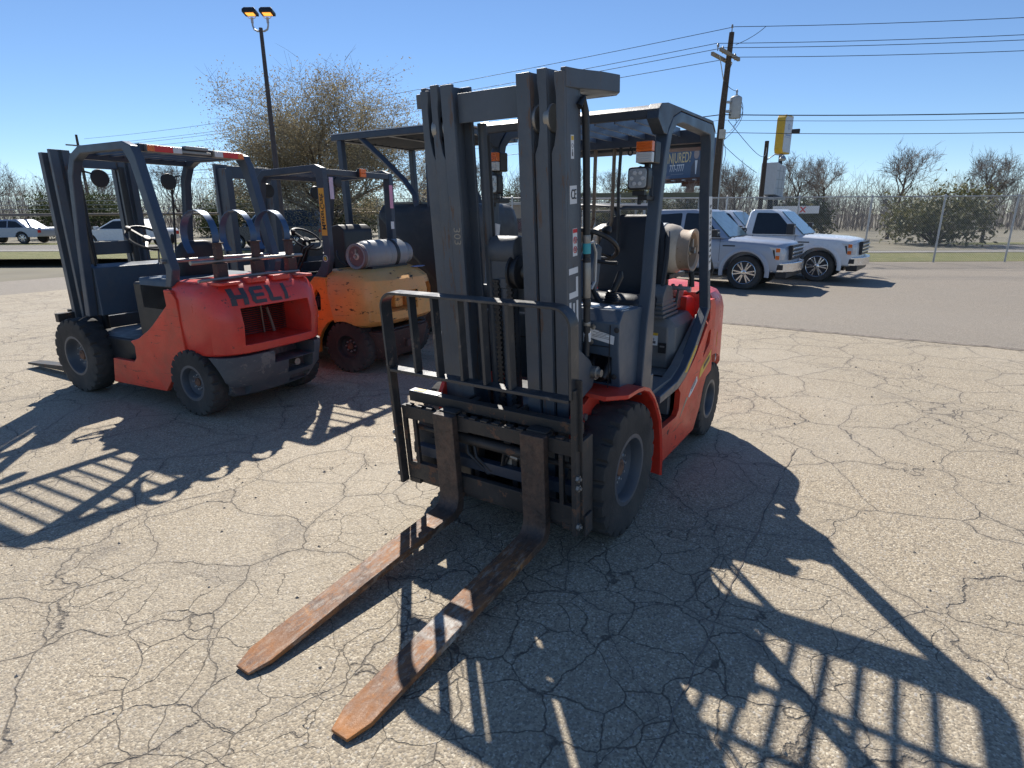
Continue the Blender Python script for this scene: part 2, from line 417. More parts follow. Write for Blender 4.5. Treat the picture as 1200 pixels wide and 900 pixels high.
LOT = lotmat('weathered_lot_surface', (1.06, 1.0, .87), True, 1.1)
ASPH = lotmat('grey_asphalt', (1.0, .97, .93), False, .80)
ROAD = lotmat('road_asphalt', (.92, .95, 1.0), False, .6)
def grassmat():
    t = NT('winter_grass')
    c = t.mix(t.ramp(t.noise(1.7, 8, .7), .35, .65), (.16,.17,.045), (.30,.27,.12))
    c = t.mix(t.ramp(t.noise(22, 6, .8), .4, .7), c, (.09,.11,.03))
    return t.fin(c, .9, 0, t.bump(t.noise(40, 6), .8, .05))
GRASS = grassmat()

def sheet(name, poly, z, m):
    mb = MB(); mb.add([(x, y, z) for x, y in poly], [tuple(range(len(poly)))])
    return tag(build(mb, name, m, smooth=0), kind='structure')
def strip(name, a, b, w, z, m):
    a, b = Vector(a), Vector(b); d = (b-a).normalized(); n = Vector((-d.y, d.x))*w/2
    return sheet(name, [tuple(a-n), tuple(b-n), tuple(b+n), tuple(a+n)], z, m)
FARG = plain('far_ground', (.20,.18,.13), .9, var=.3, scale=.4)
def ss(t): t = max(0, min(1, t)); return t*t*(3-2*t)
def gz(x, y):
    """the lot drains gently down towards the fence"""
    return -.25*ss((-6.5-x)/5.5)*ss((y+16)/7)
sheet('ground', [(-900,-900),(900,-900),(900,900),(-900,900)], -.32, FARG)
def terrain(name, xs, ys, dz, m):
    mb = MB(); nx, ny = len(xs), len(ys)
    mb.add([(x, y, gz(x, y)+dz) for y in ys for x in xs], [(j*nx+i, j*nx+i+1, (j+1)*nx+i+1, (j+1)*nx+i) for j in range(ny-1) for i in range(nx-1)])
    return tag(build(mb, name, m, smooth=60, fix=False), kind='structure')
terrain('parking_lot', [-30+i*1.0 for i in range(24)]+[-6.2, 14], [-17.5+i*1.0 for i in range(44)], -.010, ASPH)
sheet('pavement', [(-6.3,-14),(14,-14),(14,20),(-6.3,20)], 0, LOT)
JOINT = plain('joint_filler', (.20,.17,.14), .9, var=.5, scale=12)
def wiggly(name, a, b, w, z, m, amp, n=40, seed=1):
    rnd = random.Random(seed); mb = MB(); L = []; R_ = []
    a, b = Vector(a), Vector(b); d = (b-a).normalized(); nn = Vector((-d.y, d.x)); o = 0
    for i in range(n+1):
        p = a.lerp(b, i/n); o = o*.6 + rnd.uniform(-amp, amp); k = w*rnd.uniform(.5, 1.3)
        L.append((*(p+nn*(o+k/2)), z)); R_.append((*(p+nn*(o-k/2)), z))
    mb.add(L+R_, [(i, i+1, n+2+i, n+1+i) for i in range(n)])
    return tag(build(mb, name, m, smooth=0), kind='structure')
wiggly('pavement_joint', (-6.28,-14), (-6.28,20), .15, .004, JOINT, .045, 150, 3)
wiggly('pavement_joint', (-1.6,1.12), (2.2,1.15), .006, .004, JOINT, .006, 90, 5)
# street side on the left: verge, kerb, road, far verge; the street runs roughly along direction (-.53,.85)
def street(o, w, z, name, m, a=-150, b=150):   # centre offset o along the outward normal
    n = Vector((-.85,-.53)); d = Vector((-.53,.85)); c = Vector((-13,-18.9)); mb = MB(); v = []
    k = 150
    for i in range(k+1):
        p = c+d*(a+(b-a)*i/k)
        for t in (-.5, 0, .5):
            q = p+n*(o+w*t); v.append((q.x, q.y, gz(q.x, q.y)+z))
    mb.add(v, [(i*3+j_, i*3+j_+1, i*3+4+j_, i*3+3+j_) for i in range(k) for j_ in range(2)])
    return tag(build(mb, name, m, smooth=60), kind='structure')
street(42, 74, -.010, 'roadside_ground', FARG)
street(1.5, 5.0, .0, 'grass_verge', GRASS)
street(7.4, 6.4, -.004, 'road', ROAD)
street(12.2, 2.6, .0, 'far_verge', GRASS)
WMARK = plain('road_paint', (.65,.65,.62), .7, var=.12)
street(4.75, .12, .002, 'road_edge_line', WMARK)
street(10.3, .12, .002, 'road_edge_line', WMARK)
street(4.25, .25, .06, 'street_kerb', CONC)

# ================================================================== shared forklift pieces
def tyre_mb(R, w, rin, grooves=22, gd=.022, n=None):
    """solid lug tyre about the Y axis, centre at origin; lateral grooves cut into both shoulders"""
    k = 8; n = grooves*k; mb = MB(); v = []; h = w/2
    prof = [(rin, -h*.80), (rin+.012, -h*.92), (R*.80, -h*1.0), (R-.030, -h*1.0), (R-.006, -h*.95), (R, -h*.84), (R+.002, -h*.45), (R+.003, 0)]
    prof = prof + [(r, -a) for r, a in prof[-2::-1]]
    m = len(prof)
    for i, (r, a) in enumerate(prof):
        for j in range(n):
            t = 2*math.pi*j/n; rr = r
            g = (j + (0 if a < 0 else k//2)) % k
            if g in (0, 1) and i in (3, 4, 5, 6, m-4, m-5, m-6, m-7):
                rr = r-gd if i in (4, 5, m-5, m-6) else r-gd*.8
                if i in (3, m-4): rr = r-gd*.4
                if i in (6, m-7): rr = r-gd*.25
            v.append((rr*math.cos(t), a, rr*math.sin(t)))
    f = [(i*n+j, i*n+(j+1) % n, ((i+1) % m)*n+(j+1) % n, ((i+1) % m)*n+j) for i in range(m) for j in range(n)]
    mb.v, mb.f = v, f
    return mb

def add_wheel(parent, loc, side, R, w, rin, rim_m=None, nuts=10, tyre_m=None, rz=0):
    """tyre > rim, hub, lug_nut ... ; side +1: outer face towards +Y"""
    rim_m = rim_m or RIM
    ty = build(tyre_mb(R, w, rin), 'tyre', tyre_m or RUBBER, parent, smooth=28)
    ty.location = loc; ty.rotation_euler = (0, 0, rz + (0 if side > 0 else math.pi))
    h = w/2
    r = MB()
    r.lathe([(rin-.02, -h*.85), (rin+.008, -h*.83), (rin+.002, h*.80), (rin+.016, h*.86), (rin+.016, h*.93), (rin-.004, h*.93),
             (rin-.012, h*.80), (rin-.018, h*.35), (rin-.035, h*.12), (rin*.62, h*.05), (rin*.55, h*.12), (rin*.38, h*.16), (rin*.36, h*.3), (0, h*.3)], n=48)
    build(r, 'rim', rim_m, ty, smooth=30)
    hb = MB(); hb.lathe([(rin*.27, h*.28), (rin*.25, h*.42), (rin*.16, h*.46), (0, h*.46)], n=20)
    build(hb, 'hub', RUSTY, ty, smooth=35)
    for i in range(nuts):
        a = 2*math.pi*i/nuts
        q = MB(); c = (math.cos(a)*rin*.45, 0, math.sin(a)*rin*.45)
        q.lathe([(.0095, h*.14), (.0095, h*.26), (.006, h*.30), (.006, h*.38), (0, h*.38)], c=c, n=6)
        build(q, 'lug_nut', GALV, ty, smooth=0)
    return ty

def tank_mb(L, R, collar, foot=True):
    """LPG cylinder along Y, centred; collar end at +Y"""
    mb = MB(); b = L/2
    pr = [(0, -b), (R*.55, -b), (R*.86, -b+.035), (R, -b+.085)]
    pr += [(R, -.012), (R+.003, -.008), (R+.003, .008), (R, .012)]
    pr += [(R, b-.10), (R*.93, b-.055), (R*.75, b-.018), (R*.5, b), (0, b+.004)]
    mb.lathe(pr, n=40)
    return mb

def add_tank(parent, loc, rz, m, L=.66, R=.152, straps=(-.17, .17), strap_m=None, collar_m=None):
    tk = build(tank_mb(L, R, True), 'gas_tank', m, parent, smooth=35)
    tk.location = loc; tk.rotation_euler = (0, 0, rz)
    c = MB(); b = L/2
    c.lathe([(R*.80, b-.045), (R*.76, b+.015), (R*.80, b+.042), (R*.82, b+.054), (R*.74, b+.054), (R*.66, b+.042), (R*.66, b-.035)], n=32, close=True)
    build(c, 'collar', collar_m or m, tk, smooth=30)
    v = MB(); v.lathe([(.03, b-.01), (.03, b+.03), (.02, b+.035), (.02, b+.06), (0, b+.05)], n=12); v.box(-.012, .012, b+.02, b+.045, -.012, .07)
    build(v, 'valve', DULLM, tk, smooth=30)
    ft = MB(); ft.lathe([(R*.70, -b+.03), (R*.72, -b-.055), (R*.66, -b-.055), (R*.64, -b+.03)], n=32, close=True)
    build(ft, 'foot_ring', collar_m or m, tk, smooth=30)
    for s in straps:
        q = MB(); q.lathe([(R+.001, s-.022), (R+.006, s-.022), (R+.006, s+.022), (R+.001, s+.022)], n=40, close=True)
        q.box(R-.01, R+.03, s-.018, s+.018, -.02, .02)
        build(q, 'strap', strap_m or BLACK, tk, smooth=30)
    return tk

def rot_on(mbs, M):
    mbs.v = [tuple(M @ Vector(p)) for p in mbs.v]; return mbs

def rounded(pts, r, n=4):
    """round every corner of a 2D polygon; r number or list"""
    out = []; m = len(pts)
    for i in range(m):
        p = Vector(pts[i]); a = Vector(pts[i-1]); b = Vector(pts[(i+1) % m])
        rr = r[i] if isinstance(r, (list, tuple)) else r
        if rr <= 0: out.append(tuple(p)); continue
        k = min(rr, (a-p).length*.45, (b-p).length*.45)
        u = p+(a-p).normalized()*k; w = p+(b-p).normalized()*k
        for j in range(n+1):
            t = j/n; out.append(tuple(u*(1-t)**2+p*2*t*(1-t)+w*t*t))
    return out

def add_steering(parent, c, R, tilt, rz=0, knob=True, m=None):
    """wheel plane normal leans back by tilt (rotation about Y)"""
    M = Matrix.Translation(c) @ Euler((0, tilt, rz)).to_matrix().to_4x4()
    s = MB(); n = 28
    pts = [(R*math.cos(2*math.pi*i/n), R*math.sin(2*math.pi*i/n), 0) for i in range(n)]
    vs_ = []; k = 7
    for i in range(n):
        a = 2*math.pi*i/n
        for j in range(k):
            b = 2*math.pi*j/k; rr = R+.013*math.cos(b)
            vs_.append((rr*math.cos(a), rr*math.sin(a), .013*math.sin(b)))
    s.add(vs_, [(i*k+j, i*k+(j+1) % k, ((i+1) % n)*k+(j+1) % k, ((i+1) % n)*k+j) for i in range(n) for j in range(k)])
    for a in (.5, .5+2.09, .5+4.19): s.bar((0, 0, -.01), (R*math.cos(a), R*math.sin(a), 0), .022, .010, (0,0,1))
    s.lathe([(.035, -.04), (.04, -.005), (.03, .008), (0, .010)], axis='z', n=16)
    sw = build(rot_on(s, M), 'steering_wheel', m or BLACK, parent, smooth=40)
    if knob:
        q = MB(); q.lathe([(.008, 0), (.008, .02), (.024, .03), (.027, .045), (.020, .060), (0, .064)], c=(R*.92*math.cos(1.0), R*.92*math.sin(1.0), 0), axis='z', n=16)
        build(rot_on(q, M), 'spinner_knob', BLACK, sw, smooth=40)
    return sw

def add_seat(parent, x, y, z, s=1.0, lean=.12):
    """seat: cushion front at x, rear at x-.5; z top of the deck"""
    def pad(w, d, h, r):
        return rounded([(-d/2, 0), (d/2, 0), (d/2, h), (-d/2, h)], r, 4)
    mb = MB(); rings = []
    for t, k in ((-1, .0), (-.97, .6), (-.85, .92), (-.6, 1), (.6, 1), (.85, .92), (.97, .6), (1, .0)):
        rings.append([(x-.23+px*(.90+.10*k), y+t*.24*s, z+.04+pz*(.72+.28*k)) for px, pz in rounded([(-.25,0),(.25,0),(.26,.08),(.20,.12),(-.10,.085),(-.25,.10)], .03, 3)])
    mb.loft(rings)
    st = build(mb, 'seat', VINYL, parent, smooth=50)
    bk = MB(); rings = []
    for i, h in enumerate((0, .06, .16, .28, .38, .44, .475, .49)):
        w = [.21, .235, .24, .235, .215, .19, .15, .09][i]*s
        cx = x-.44-h*math.tan(lean); th = [.05, .06, .062, .06, .055, .05, .04, .02][i]
        rings.append([(cx+th*math.cos(a)*(1.0 if abs(math.cos(a)) > .2 else .8)+(.03*abs(math.sin(a))**3), y+w*math.copysign(abs(math.sin(a))**.6, math.sin(a)), z+.12+h) for a in [2*math.pi*j/24 for j in range(24)]])
    bk.loft(rings)
    build(bk, 'backrest', VINYL, parent, smooth=50)
    b = MB(); b.prism(rounded([(x-.44, z-.0), (x-.02, z-.0), (x-.04, z+.05), (x-.42, z+.05)], .01, 2), 'y', y-.19, y+.19)
    for i in range(4): b.box(x-.40+i*.004, x-.06-i*.004, y-.17+i*.004, y+.17-i*.004, z+.005+i*.012, z+.012+i*.012)
    build(b, 'seat_base', BLACK, parent, bevel=.004)
    return st

def add_lever(parent, a, b, r=.008, grip_m=None, rod_m=None):
    q = MB(); q.tube([a, b], r, 8); l = build(q, 'lever', rod_m or DULLM, parent)
    d = (Vector(b)-Vector(a)).normalized(); e = Vector(b)
    g = MB(); g.tube([e-d*.02, e, e+d*.05, e+d*.068], [r*1.3, r*2.2, r*2.3, r*1.2], 10)
    build(g, 'grip', grip_m or BLACK, l)
    return l

def cw_rings(levels, n=30, y0=0.0):
    """counterweight plan rings: (z, xfront, xrear, halfwidth, squareness, crown)"""
    out = []
    for z, xf, xr, hw, sq, crown in levels:
        r = [(xf, y0+hw, z), (xf, y0+hw*.5, z), (xf, y0-hw*.5, z), (xf, y0-hw, z)][::-1]
        d = abs(xr-xf)
        for i in range(n):
            a = math.pi*i/(n-1)
            cx, sx_ = math.cos(a), math.sin(a)
            px = math.copysign(abs(cx)**sq, cx); py = abs(sx_)**sq
            # px: +1..-1 left to right, py: 0..1 to the rear
            r.append((xf-d*(.25+.75*py), y0+hw*px, z+crown*(1-px*px)*py))
        out.append(r)
    return out

# ================================================================== the grey-masted red forklift
MAIN = thing('forklift', 'red and grey forklift with tall blue-grey mast and rusty forks lowered onto the pavement', 'forklift')
TILT = rad(4.224)
_Rt = Euler((0, TILT, 0)).to_matrix()
_piv = Vector((0, 0, .25))
def mast_part(mb, name, m, bevel=0, parent=None, **kw):
    o = build(mb, name, m, parent or MAIN, bevel=bevel, **kw)
    if parent is None:
        o.rotation_euler = (0, TILT, 0); o.location = _piv - _Rt @ _piv
    return o

# ---- mast rails: three nested pairs of channels; the top of each pair is notched round a roller
def rail_mb(y0, y1, x0, x1, z0, z1, web_side, web=.018, fl=.017, notch=None):
    """channel: front and rear flanges y0..y1, web on web_side (+1: at y1 side, -1: at y0 side)"""
    mb = MB()
    def flange(xa, xb):
        if notch:
            nz0, nz1, dep = notch
            yy = (y0, y1) if web_side > 0 else (y1, y0)   # yy[0] is the free edge
            s = 1 if yy[1] > yy[0] else -1
            poly = [(yy[0], z0), (yy[0], nz0), (yy[0]+s*dep*.55, nz0+.03), (yy[0]+s*dep, nz0+.09), (yy[0]+s*dep, nz1-.05), (yy[0]+s*dep*.7, nz1), (yy[0]+s*dep*.7, z1), (yy[1], z1), (yy[1], z0)]
            mb.prism(poly, 'x', xa, xb)
        else: mb.box(xa, xb, y0, y1, z0, z1)
    flange(x1-fl, x1); flange(x0, x0+fl)
    yw = (y1-web, y1) if web_side > 0 else (y0, y0+web)
    mb.box(x0+fl, x1-fl, yw[0], yw[1], z0+.001, z1-.001)
    return mb
R_OUT = (.300, .361, .085, .226, .12, 2.090)
R_MID = (.232, .291, .100, .240, .14, 2.106)
R_INN = (.160, .224, .108, .252, .16, 2.098)
rails = {}
for key, (ya, yb, xa, xb, za, zb) in (('out', R_OUT), ('mid', R_MID), ('inn', R_INN)):
    for s in (1, -1):
        y0, y1 = (ya, yb) if s > 0 else (-yb, -ya)
        nt = (1.80, 2.06, .024) if key != 'inn' else None
        ws = s if key != 'inn' else s
        rails[key, s] = mast_part(rail_mb(y0, y1, xa, xb, za, zb, ws, notch=nt), 'mast_rail', STEEL, bevel=.003)
for s in (1, -1):
    for yc in (.286, .222):
        q = MB(); q.lathe([(.030, -.013), (.052, -.013), (.055, -.008), (.055, .008), (.052, .013), (.030, .013), (0, .014)], c=(.19, s*yc, 1.93), n=28)
        mast_part(q, 'mast_roller', DULLM)
# cross members
q = MB(); q.box(.205, .222, -.158, .158, 1.945, 2.062); q.box(.12, .205, -.158, .158, 2.045, 2.060)
mast_part(q, 'top_cross_member', STEEL, bevel=.003)
for z in (.42, 1.10):
    q = MB(); q.box(.060, .082, -.30, .30, z, z+.12); mast_part(q, 'rear_cross_member', STEEL, bevel=.003)
q = MB(); q.box(.10, .215, -.30, .30, .13, .17); q.box(.09, .107, -.30, .30, .17, .30); mast_part(q, 'mast_foot', CARR, bevel=.004)
# U-shaped tie of the outer rails round the back of the mast top
pl = [(.215, .364), (.12, .372), (-.02, .410), (-.16, .425), (-.25, .372), (-.25, -.372), (-.16, -.425), (-.02, -.410), (.12, -.372), (.215, -.364),
      (.215, -.340), (.10, -.345), (.02, -.30), (-.13, -.29), (-.13, .29), (.02, .30), (.10, .345), (.215, .340)]
q = MB(); q.prism(pl, 'z', 2.034, 2.104)
mast_part(q, 'mast_top_tie', STEEL, bevel=.004)
# hinge brackets low on the outer rails (polygon traced in side view)
for s in (1, -1):
    q = MB(); q.prism([(.20,.99), (.085,.905), (.055,.86), (.045,.80), (.06,.765), (.20,.735), (.226,.76), (.226,.97)], 'y', s*.363, s*.405)
    o = mast_part(q, 'tilt_bracket', STEEL, bevel=.008, seg=3)
    q = MB(); q.lathe([(.030, -.03), (.030, .03), (.018, .034), (.018, .05), (0, .05)], c=(.065, s*.40, .84), n=16)
    b_ = build(q, 'pin', DULLM, o)
    q = MB(); q.tube([(-.30, s*.36, .64), (.05, s*.385, .82)], .024, 14); q.tube([(.02, s*.383, .80), (.07, s*.386, .83)], .02, 12)
    build(q, 'tilt_cylinder', BLACK, MAIN)
# centre lift cylinder with its chain head
q = MB(); q.lathe([(.045, .22), (.045, 1.22), (.052, 1.225), (.052, 1.27), (.030, 1.275), (.030, 1.30)], c=(.10, -.02, 0), axis='z', n=24)
cyl = mast_part(q, 'lift_cylinder', STEEL)
q = MB(); q.box(.055, .145, -.085, .045, 1.26, 1.36)
q.lathe([(0, -.09), (.062, -.09), (.066, -.08), (.066, .045), (.062, .055), (0, .055)], c=(.10, 0, 1.395), n=28)
mast_part(q, 'chain_head', STEEL, bevel=.004)
q = MB(); q.lathe([(0, -.030), (.070, -.030), (.078, -.024), (.078, -.014), (.066, -.010), (.066, .010), (.078, .014), (.078, .024), (.070, .030), (0, .030)], c=(.13, .058, 1.30), n=30)
mast_part(q, 'hose_pulley', BLACK)
q = MB(); q.lathe([(0, -.012), (.030, -.012), (.030, .014), (.016, .016), (.016, .026), (0, .026)], c=(.13, .10, 1.30), n=18)
mast_part(q, 'pulley_hub', DULLM)
# lift chains: individual links joined as one countless run
def chain(y, x, z0, z1, name='lift_chain'):
    q = MB(); z = z0; i = 0
    while z < z1:
        w = .010 if i % 2 else .017
        q.box(x-.006, x+.006, y-w, y+w, z, z+.0115); z += .0125; i += 1
    return tag(mast_part(q, name, CARR, smooth=0, fix=False), kind='stuff')
chain(-.055, .152, .30, 1.26); chain(.020, .152, .30, 1.26)
# hoses and thin rods seen between the rails
for y, x, r, z0, z1, m_ in ((-.125, .06, .013, .35, 1.90, BLACK), (.105, .10, .012, .35, 1.28, BLACK), (.075, .08, .008, .35, 1.80, DULLM), (-.14, .075, .022, .3, 1.95, STEEL), (.14, .075, .022, .3, 1.95, STEEL)):
    q = MB(); q.tube([(x, y, z0), (x, y, z1)], r, 10); mast_part(q, 'hose' if m_ is BLACK else 'lift_rod', m_)
q = MB(); q.prism([(-.055, 1.14), (.10, 1.14), (.075, .965), (-.020, .965)], 'x', -.004, .004)
o = build(q, 'dash_plate', WHITE, MAIN); o.location = (-.02, .03, -.03)
q = MB(); q.box(.005, .0065, -.050, .093, 1.112, 1.138); build(q, 'yellow_band', YELLOW, o)
# side hose with clamps down the left outer rail
q = MB(); q.tube([(.115, .368, 1.97), (.09, .372, 2.0), (.068, .374, 1.95), (.063, .375, 1.8), (.065, .376, 1.3), (.07, .378, .98), (.08, .378, .92)], .0155, 10)
hs = mast_part(q, 'side_hose', BLACK)
for z, h, m_ in ((1.43, .035, DULLM), (1.385, .045, TEAL), (1.345, .02, BLACK), (1.19, .16, DULLM), (1.15, .03, BLACK), (.985, .045, WHITE), (1.06, .02, DULLM)):
    q = MB(); q.lathe([(.017, z), (.0182, z+.004), (.0182, z+h-.004), (.017, z+h)], c=(.066, .3768, 0), axis='z', n=14)
    build(q, 'clamp_band', m_, hs)
q = MB(); q.tube([(.06,.37,1.42),(.02,.385,1.43),(-.01,.385,1.38),(-.01,.38,1.25),(.02,.375,1.22)], .007, 8)
mast_part(q, 'grease_line', GALV)
q = MB(); q.box(.04, .07, .362, .385, 1.60, 1.66); mast_part(q, 'hose_clip', STEEL, bevel=.003)
q = MB(); q.box(.10, .17, -.365, -.435, 2.03, 2.09); mast_part(q, 'lifting_lug', STEEL, bevel=.004)
# side lift cylinders behind the outer rails
for s in (1, -1):
    q = MB(); q.lathe([(.030, .14), (.030, 1.55), (.034, 1.555), (.034, 1.60), (.020, 1.605), (.020, 2.0)], c=(.045, s*.30, 0), axis='z', n=20)
    mast_part(q, 'side_lift_cylinder', STEEL)
# decals on the left outer rail's side face (text runs upward)
yw = .3618
fr_up = lambda x, z: frame((x, yw, z), (0, 0, 1), (1, 0, 0))   # right = up the mast, letter tops face the front
def heli_letters(mb, h, w, th, gap, T):
    """block letters H E L I in a local plane: x along the word, y up; T maps (x, y) to 3D prism corners"""
    k = th; x = 0
    def rect(x0, x1, y0, y1):
        mb.add([T(x0,y0,0), T(x1,y0,0), T(x1,y1,0), T(x0,y1,0), T(x0,y0,1), T(x1,y0,1), T(x1,y1,1), T(x0,y1,1)],
               [(3,2,1,0),(4,5,6,7),(0,1,5,4),(1,2,6,5),(2,3,7,6),(3,0,4,7)])
    rect(0, k, 0, h); rect(w-k, w, 0, h); rect(k, w-k, h*.40, h*.60); x = w+gap
    rect(x, x+k, 0, h); rect(x+k, x+w, 0, h*.2); rect(x+k, x+w, h*.8, h); rect(x+k, x+w*.92, h*.40, h*.58); x += w+gap
    rect(x, x+k, 0, h); rect(x+k, x+w*.88, 0, h*.22); x += w*.88+gap
    rect(x, x+k, 0, h)
    return mb
q = MB(); heli_letters(q, .088, .100, .026, .016, lambda u, v, t: (.124+v*.93, yw-.0006+t*.0016, .975+u))
q.v = [(.324-x if False else x, y, z) for x, y, z in q.v]
mast_part(q, 'lettering', WHITE, smooth=0)
q = MB(); q.box(.128, .190, yw-.0005, yw+.0006, 1.600, 1.672); ce = mast_part(q, 'ce_decal', WHITE, smooth=0)
text_obj('CE', 'ce_mark', INK, .056, frame((.158, yw+.0018, 1.636), (-1,0,0), (0,0,1)), ce, sx=.72)
q = MB(); q.box(.128, .168, yw-.0005, yw+.0006, 1.385, 1.500); wd = mast_part(q, 'warning_decal', WHITE, smooth=0)
q = MB(); q.box(.129, .167, yw+.0006, yw+.0014, 1.482, 1.498); build(q, 'red_heading', REDINK, wd, smooth=0)
for zc in (1.452, 1.412):
    q = MB(); q.lathe([(.011, -.0005), (.0145, -.0005), (.0145, .0005), (.011, .0005)], c=(.150, yw+.0014, zc), n=20, close=True)
    q.bar((.160, yw+.0014, zc+.011), (.140, yw+.0014, zc-.011), .003, .001, (0,1,0)); build(q, 'prohibition_mark', REDINK, wd, smooth=0)
    q = MB(); q.box(.134, .138, yw+.0006, yw+.0014, zc-.015, zc+.012); q.box(.130, .136, yw+.0006, yw+.0014, zc-.004, zc+.003); q.box(.144, .155, yw+.0006, yw+.0012, zc-.006, zc+.007); build(q, 'figure_mark', INKG, wd, smooth=0)
q = MB(); q.box(.150, .176, yw-.0005, yw+.0006, 1.775, 1.865); sd = mast_part(q, 'small_decal', WHITE, smooth=0)
q = MB(); q.box(.153, .173, yw+.0006, yw+.0012, 1.845, 1.861); build(q, 'orange_mark', YELLOW, sd, smooth=0)
q = MB(); q.lathe([(.006, -.0004), (.008, -.0004), (.008, .0004), (.006, .0004)], c=(.163, yw+.001, 1.825), n=16, close=True); q.box(.158, .168, yw+.0006, yw+.0012, 1.785, 1.80); q.box(.161, .165, yw+.0006, yw+.0012, 1.80, 1.812); build(q, 'figure_mark', INKG, sd, smooth=0)
# stamped digits on a right-hand rail
text_obj('303', 'stencilled_digits', DULLM, .055, frame((.2527, -.190, 1.47), (0,1,0), (0,0,1)) @ Matrix.Rotation(-math.pi/2, 4, 'Z'), MAIN, sx=1.0).matrix_parent_inverse.identity()
_o = bpy.data.objects['stencilled_digits']; _o.rotation_euler = (0, TILT, 0); _o.location = _piv - _Rt @ _piv

# ---- carriage, load backrest, forks (mast frame)
q = MB(); q.box(.395, .425, -.50, .50, .575, .645)
for i in range(15):
    y = -.47+i*.0668; q.box(.396, .424, y, y+.038, .645, .655)
mast_part(q, 'upper_carriage_bar', CARR, bevel=.003)
q = MB(); q.box(.395, .425, -.50, .50, .235, .330); q.box(.385, .405, -.49, .49, .205, .236); mast_part(q, 'lower_carriage_bar', CARR, bevel=.003)
q = MB(); q.box(.325, .37, -.49, .49, .650, .705); q.box(.335, .385, -.49, .49, .56, .60); mast_part(q, 'side_shift_rail', CARR, bevel=.003)
q = MB(); q.box(.326, .369, -.485, -.30, .7055, .708); mast_part(q, 'sunlit_rail_top', WHITE)  # thin white slab: sunlight on the black rail's top, put in as colour
q = MB(); q.box(.33, .365, -.46, -.40, .7085, .710); mast_part(q, 'yellow_label', YELLOW)
q = MB(); q.tube([(.375, -.30, .515), (.375, .30, .505)], .026, 16); q.tube([(.375, -.47, .517), (.375, .47, .503)], .013, 12); mast_part(q, 'side_shift_cylinder', CARR)
q = MB(); q.box(.325, .368, -.48, .48, .345, .40); mast_part(q, 'lower_shift_rail', GUARD2, bevel=.003)
for s in (1, -1):
    q = MB(); q.box(.27, .33, s*.10, s*.13, .22, .70); q.box(.25, .33, s*.145, s*.158, .22, .70); mast_part(q, 'carriage_plate', CARR, bevel=.003)
q = MB(); q.box(.315, .323, .055, .10, .36, .52); mast_part(q, 'cylinder_guard', TANK, bevel=.004)
for k, pts in enumerate((((.36,-.10,.50),(.37,-.08,.42),(.36,.0,.36),(.35,.06,.40),(.35,.08,.49)), ((.36,-.14,.50),(.38,-.12,.44),(.36,-.02,.34),(.34,.05,.37),(.34,.09,.45)), ((.35,.02,.50),(.36,.06,.495),(.37,.13,.47),(.37,.20,.475)))):
    q = MB(); q.tube(pts, .010, 8); mast_part(q, 'hydraulic_hose', BLACK)
q = MB(); q.tube([(.37,.13,.475),(.37,.17,.47)], .014, 10); mast_part(q, 'hose_fitting', DULLM, bevel=.002)
for s in (1, -1):      # upright ladders at either end of the carriage
    q = MB(); q.box(.400, .425, s*.500, s*.425, .205, .234); q.box(.405, .424, s*.435, s*.412, .235, .575); q.box(.405, .424, s*.502, s*.478, .235, .575)
    mast_part(q, 'end_frame', CARR, bevel=.003)
q = MB(); q.box(.33, .43, .515, .533, .235, .66); q.box(.33, .36, .495, .515, .30, .60); q.box(.36, .43, .534, .546, .20, .30); mast_part(q, 'end_plate', CARR, bevel=.003)

# backrest: bent flat-bar hoop on two side plates, lower rail, six flat uprights
def hoop(hw, z0, z1, r, n=6):
    c = []; P = [(-hw, z0), (-hw, z1), (hw, z1), (hw, z0)]
    c.append(P[0])
    for (cx, cz, a0) in ((-hw+r, z1-r, math.pi), (hw-r, z1-r, math.pi/2)):
        for j in range(n+1):
            a = a0-(math.pi/2)*j/n; c.append((cx+r*math.cos(a), cz+r*math.sin(a)))
    c.append(P[3]); return c
def bandloop(path, th, x0, x1):
    mb = MB(); n = len(path); v = []
    for i in range(n):
        p = Vector(path[i]); t = (Vector(path[min(i+1, n-1)])-Vector(path[max(i-1, 0)])).normalized(); nn = Vector((-t.y, t.x))
        for k, x in ((th/2, x0), (th/2, x1), (-th/2, x1), (-th/2, x0)): v.append((x, p.x+nn.x*k, p.y+nn.y*k))
    f = [(i*4+k, i*4+(k+1) % 4, (i+1)*4+(k+1) % 4, (i+1)*4+k) for i in range(n-1) for k in range(4)]+[(3,2,1,0), tuple(range(4*n-4, 4*n))]
    return mb.add(v, f)
br = mast_part(bandloop(hoop(.505, .86, 1.232, .075), .012, .412, .482), 'backrest_hoop', BACKR, bevel=.002)
for s in (1, -1):
    q = MB(); q.box(.425, .474, s*.500, s*.522, .215, .90); q.box(.436, .445, s*.498, s*.540, .62, .94); mast_part(q, 'backrest_upright', CARR, bevel=.004)
    for z in (.50, .455, .265):
        q = MB(); q.lathe([(.016, .0), (.016, .012), (.008, .012), (.008, .02), (0, .02)] if s > 0 else [(0, -.02), (.008, -.02), (.008, -.012), (.016, -.012), (.016, 0)], c=(.46, s*.522, z), n=6)
        mast_part(q, 'bolt', DULLM, smooth=0)
q = MB(); q.box(.420, .478, -.495, .495, .840, .856); mast_part(q, 'backrest_rail', BACKR, bevel=.003)
for y in (-.327, -.190, -.047, .078, .212):
    q = MB(); q.box(.432, .476, y-.008, y+.008, .857, 1.226); mast_part(q, 'backrest_bar', BACKR, bevel=.002)
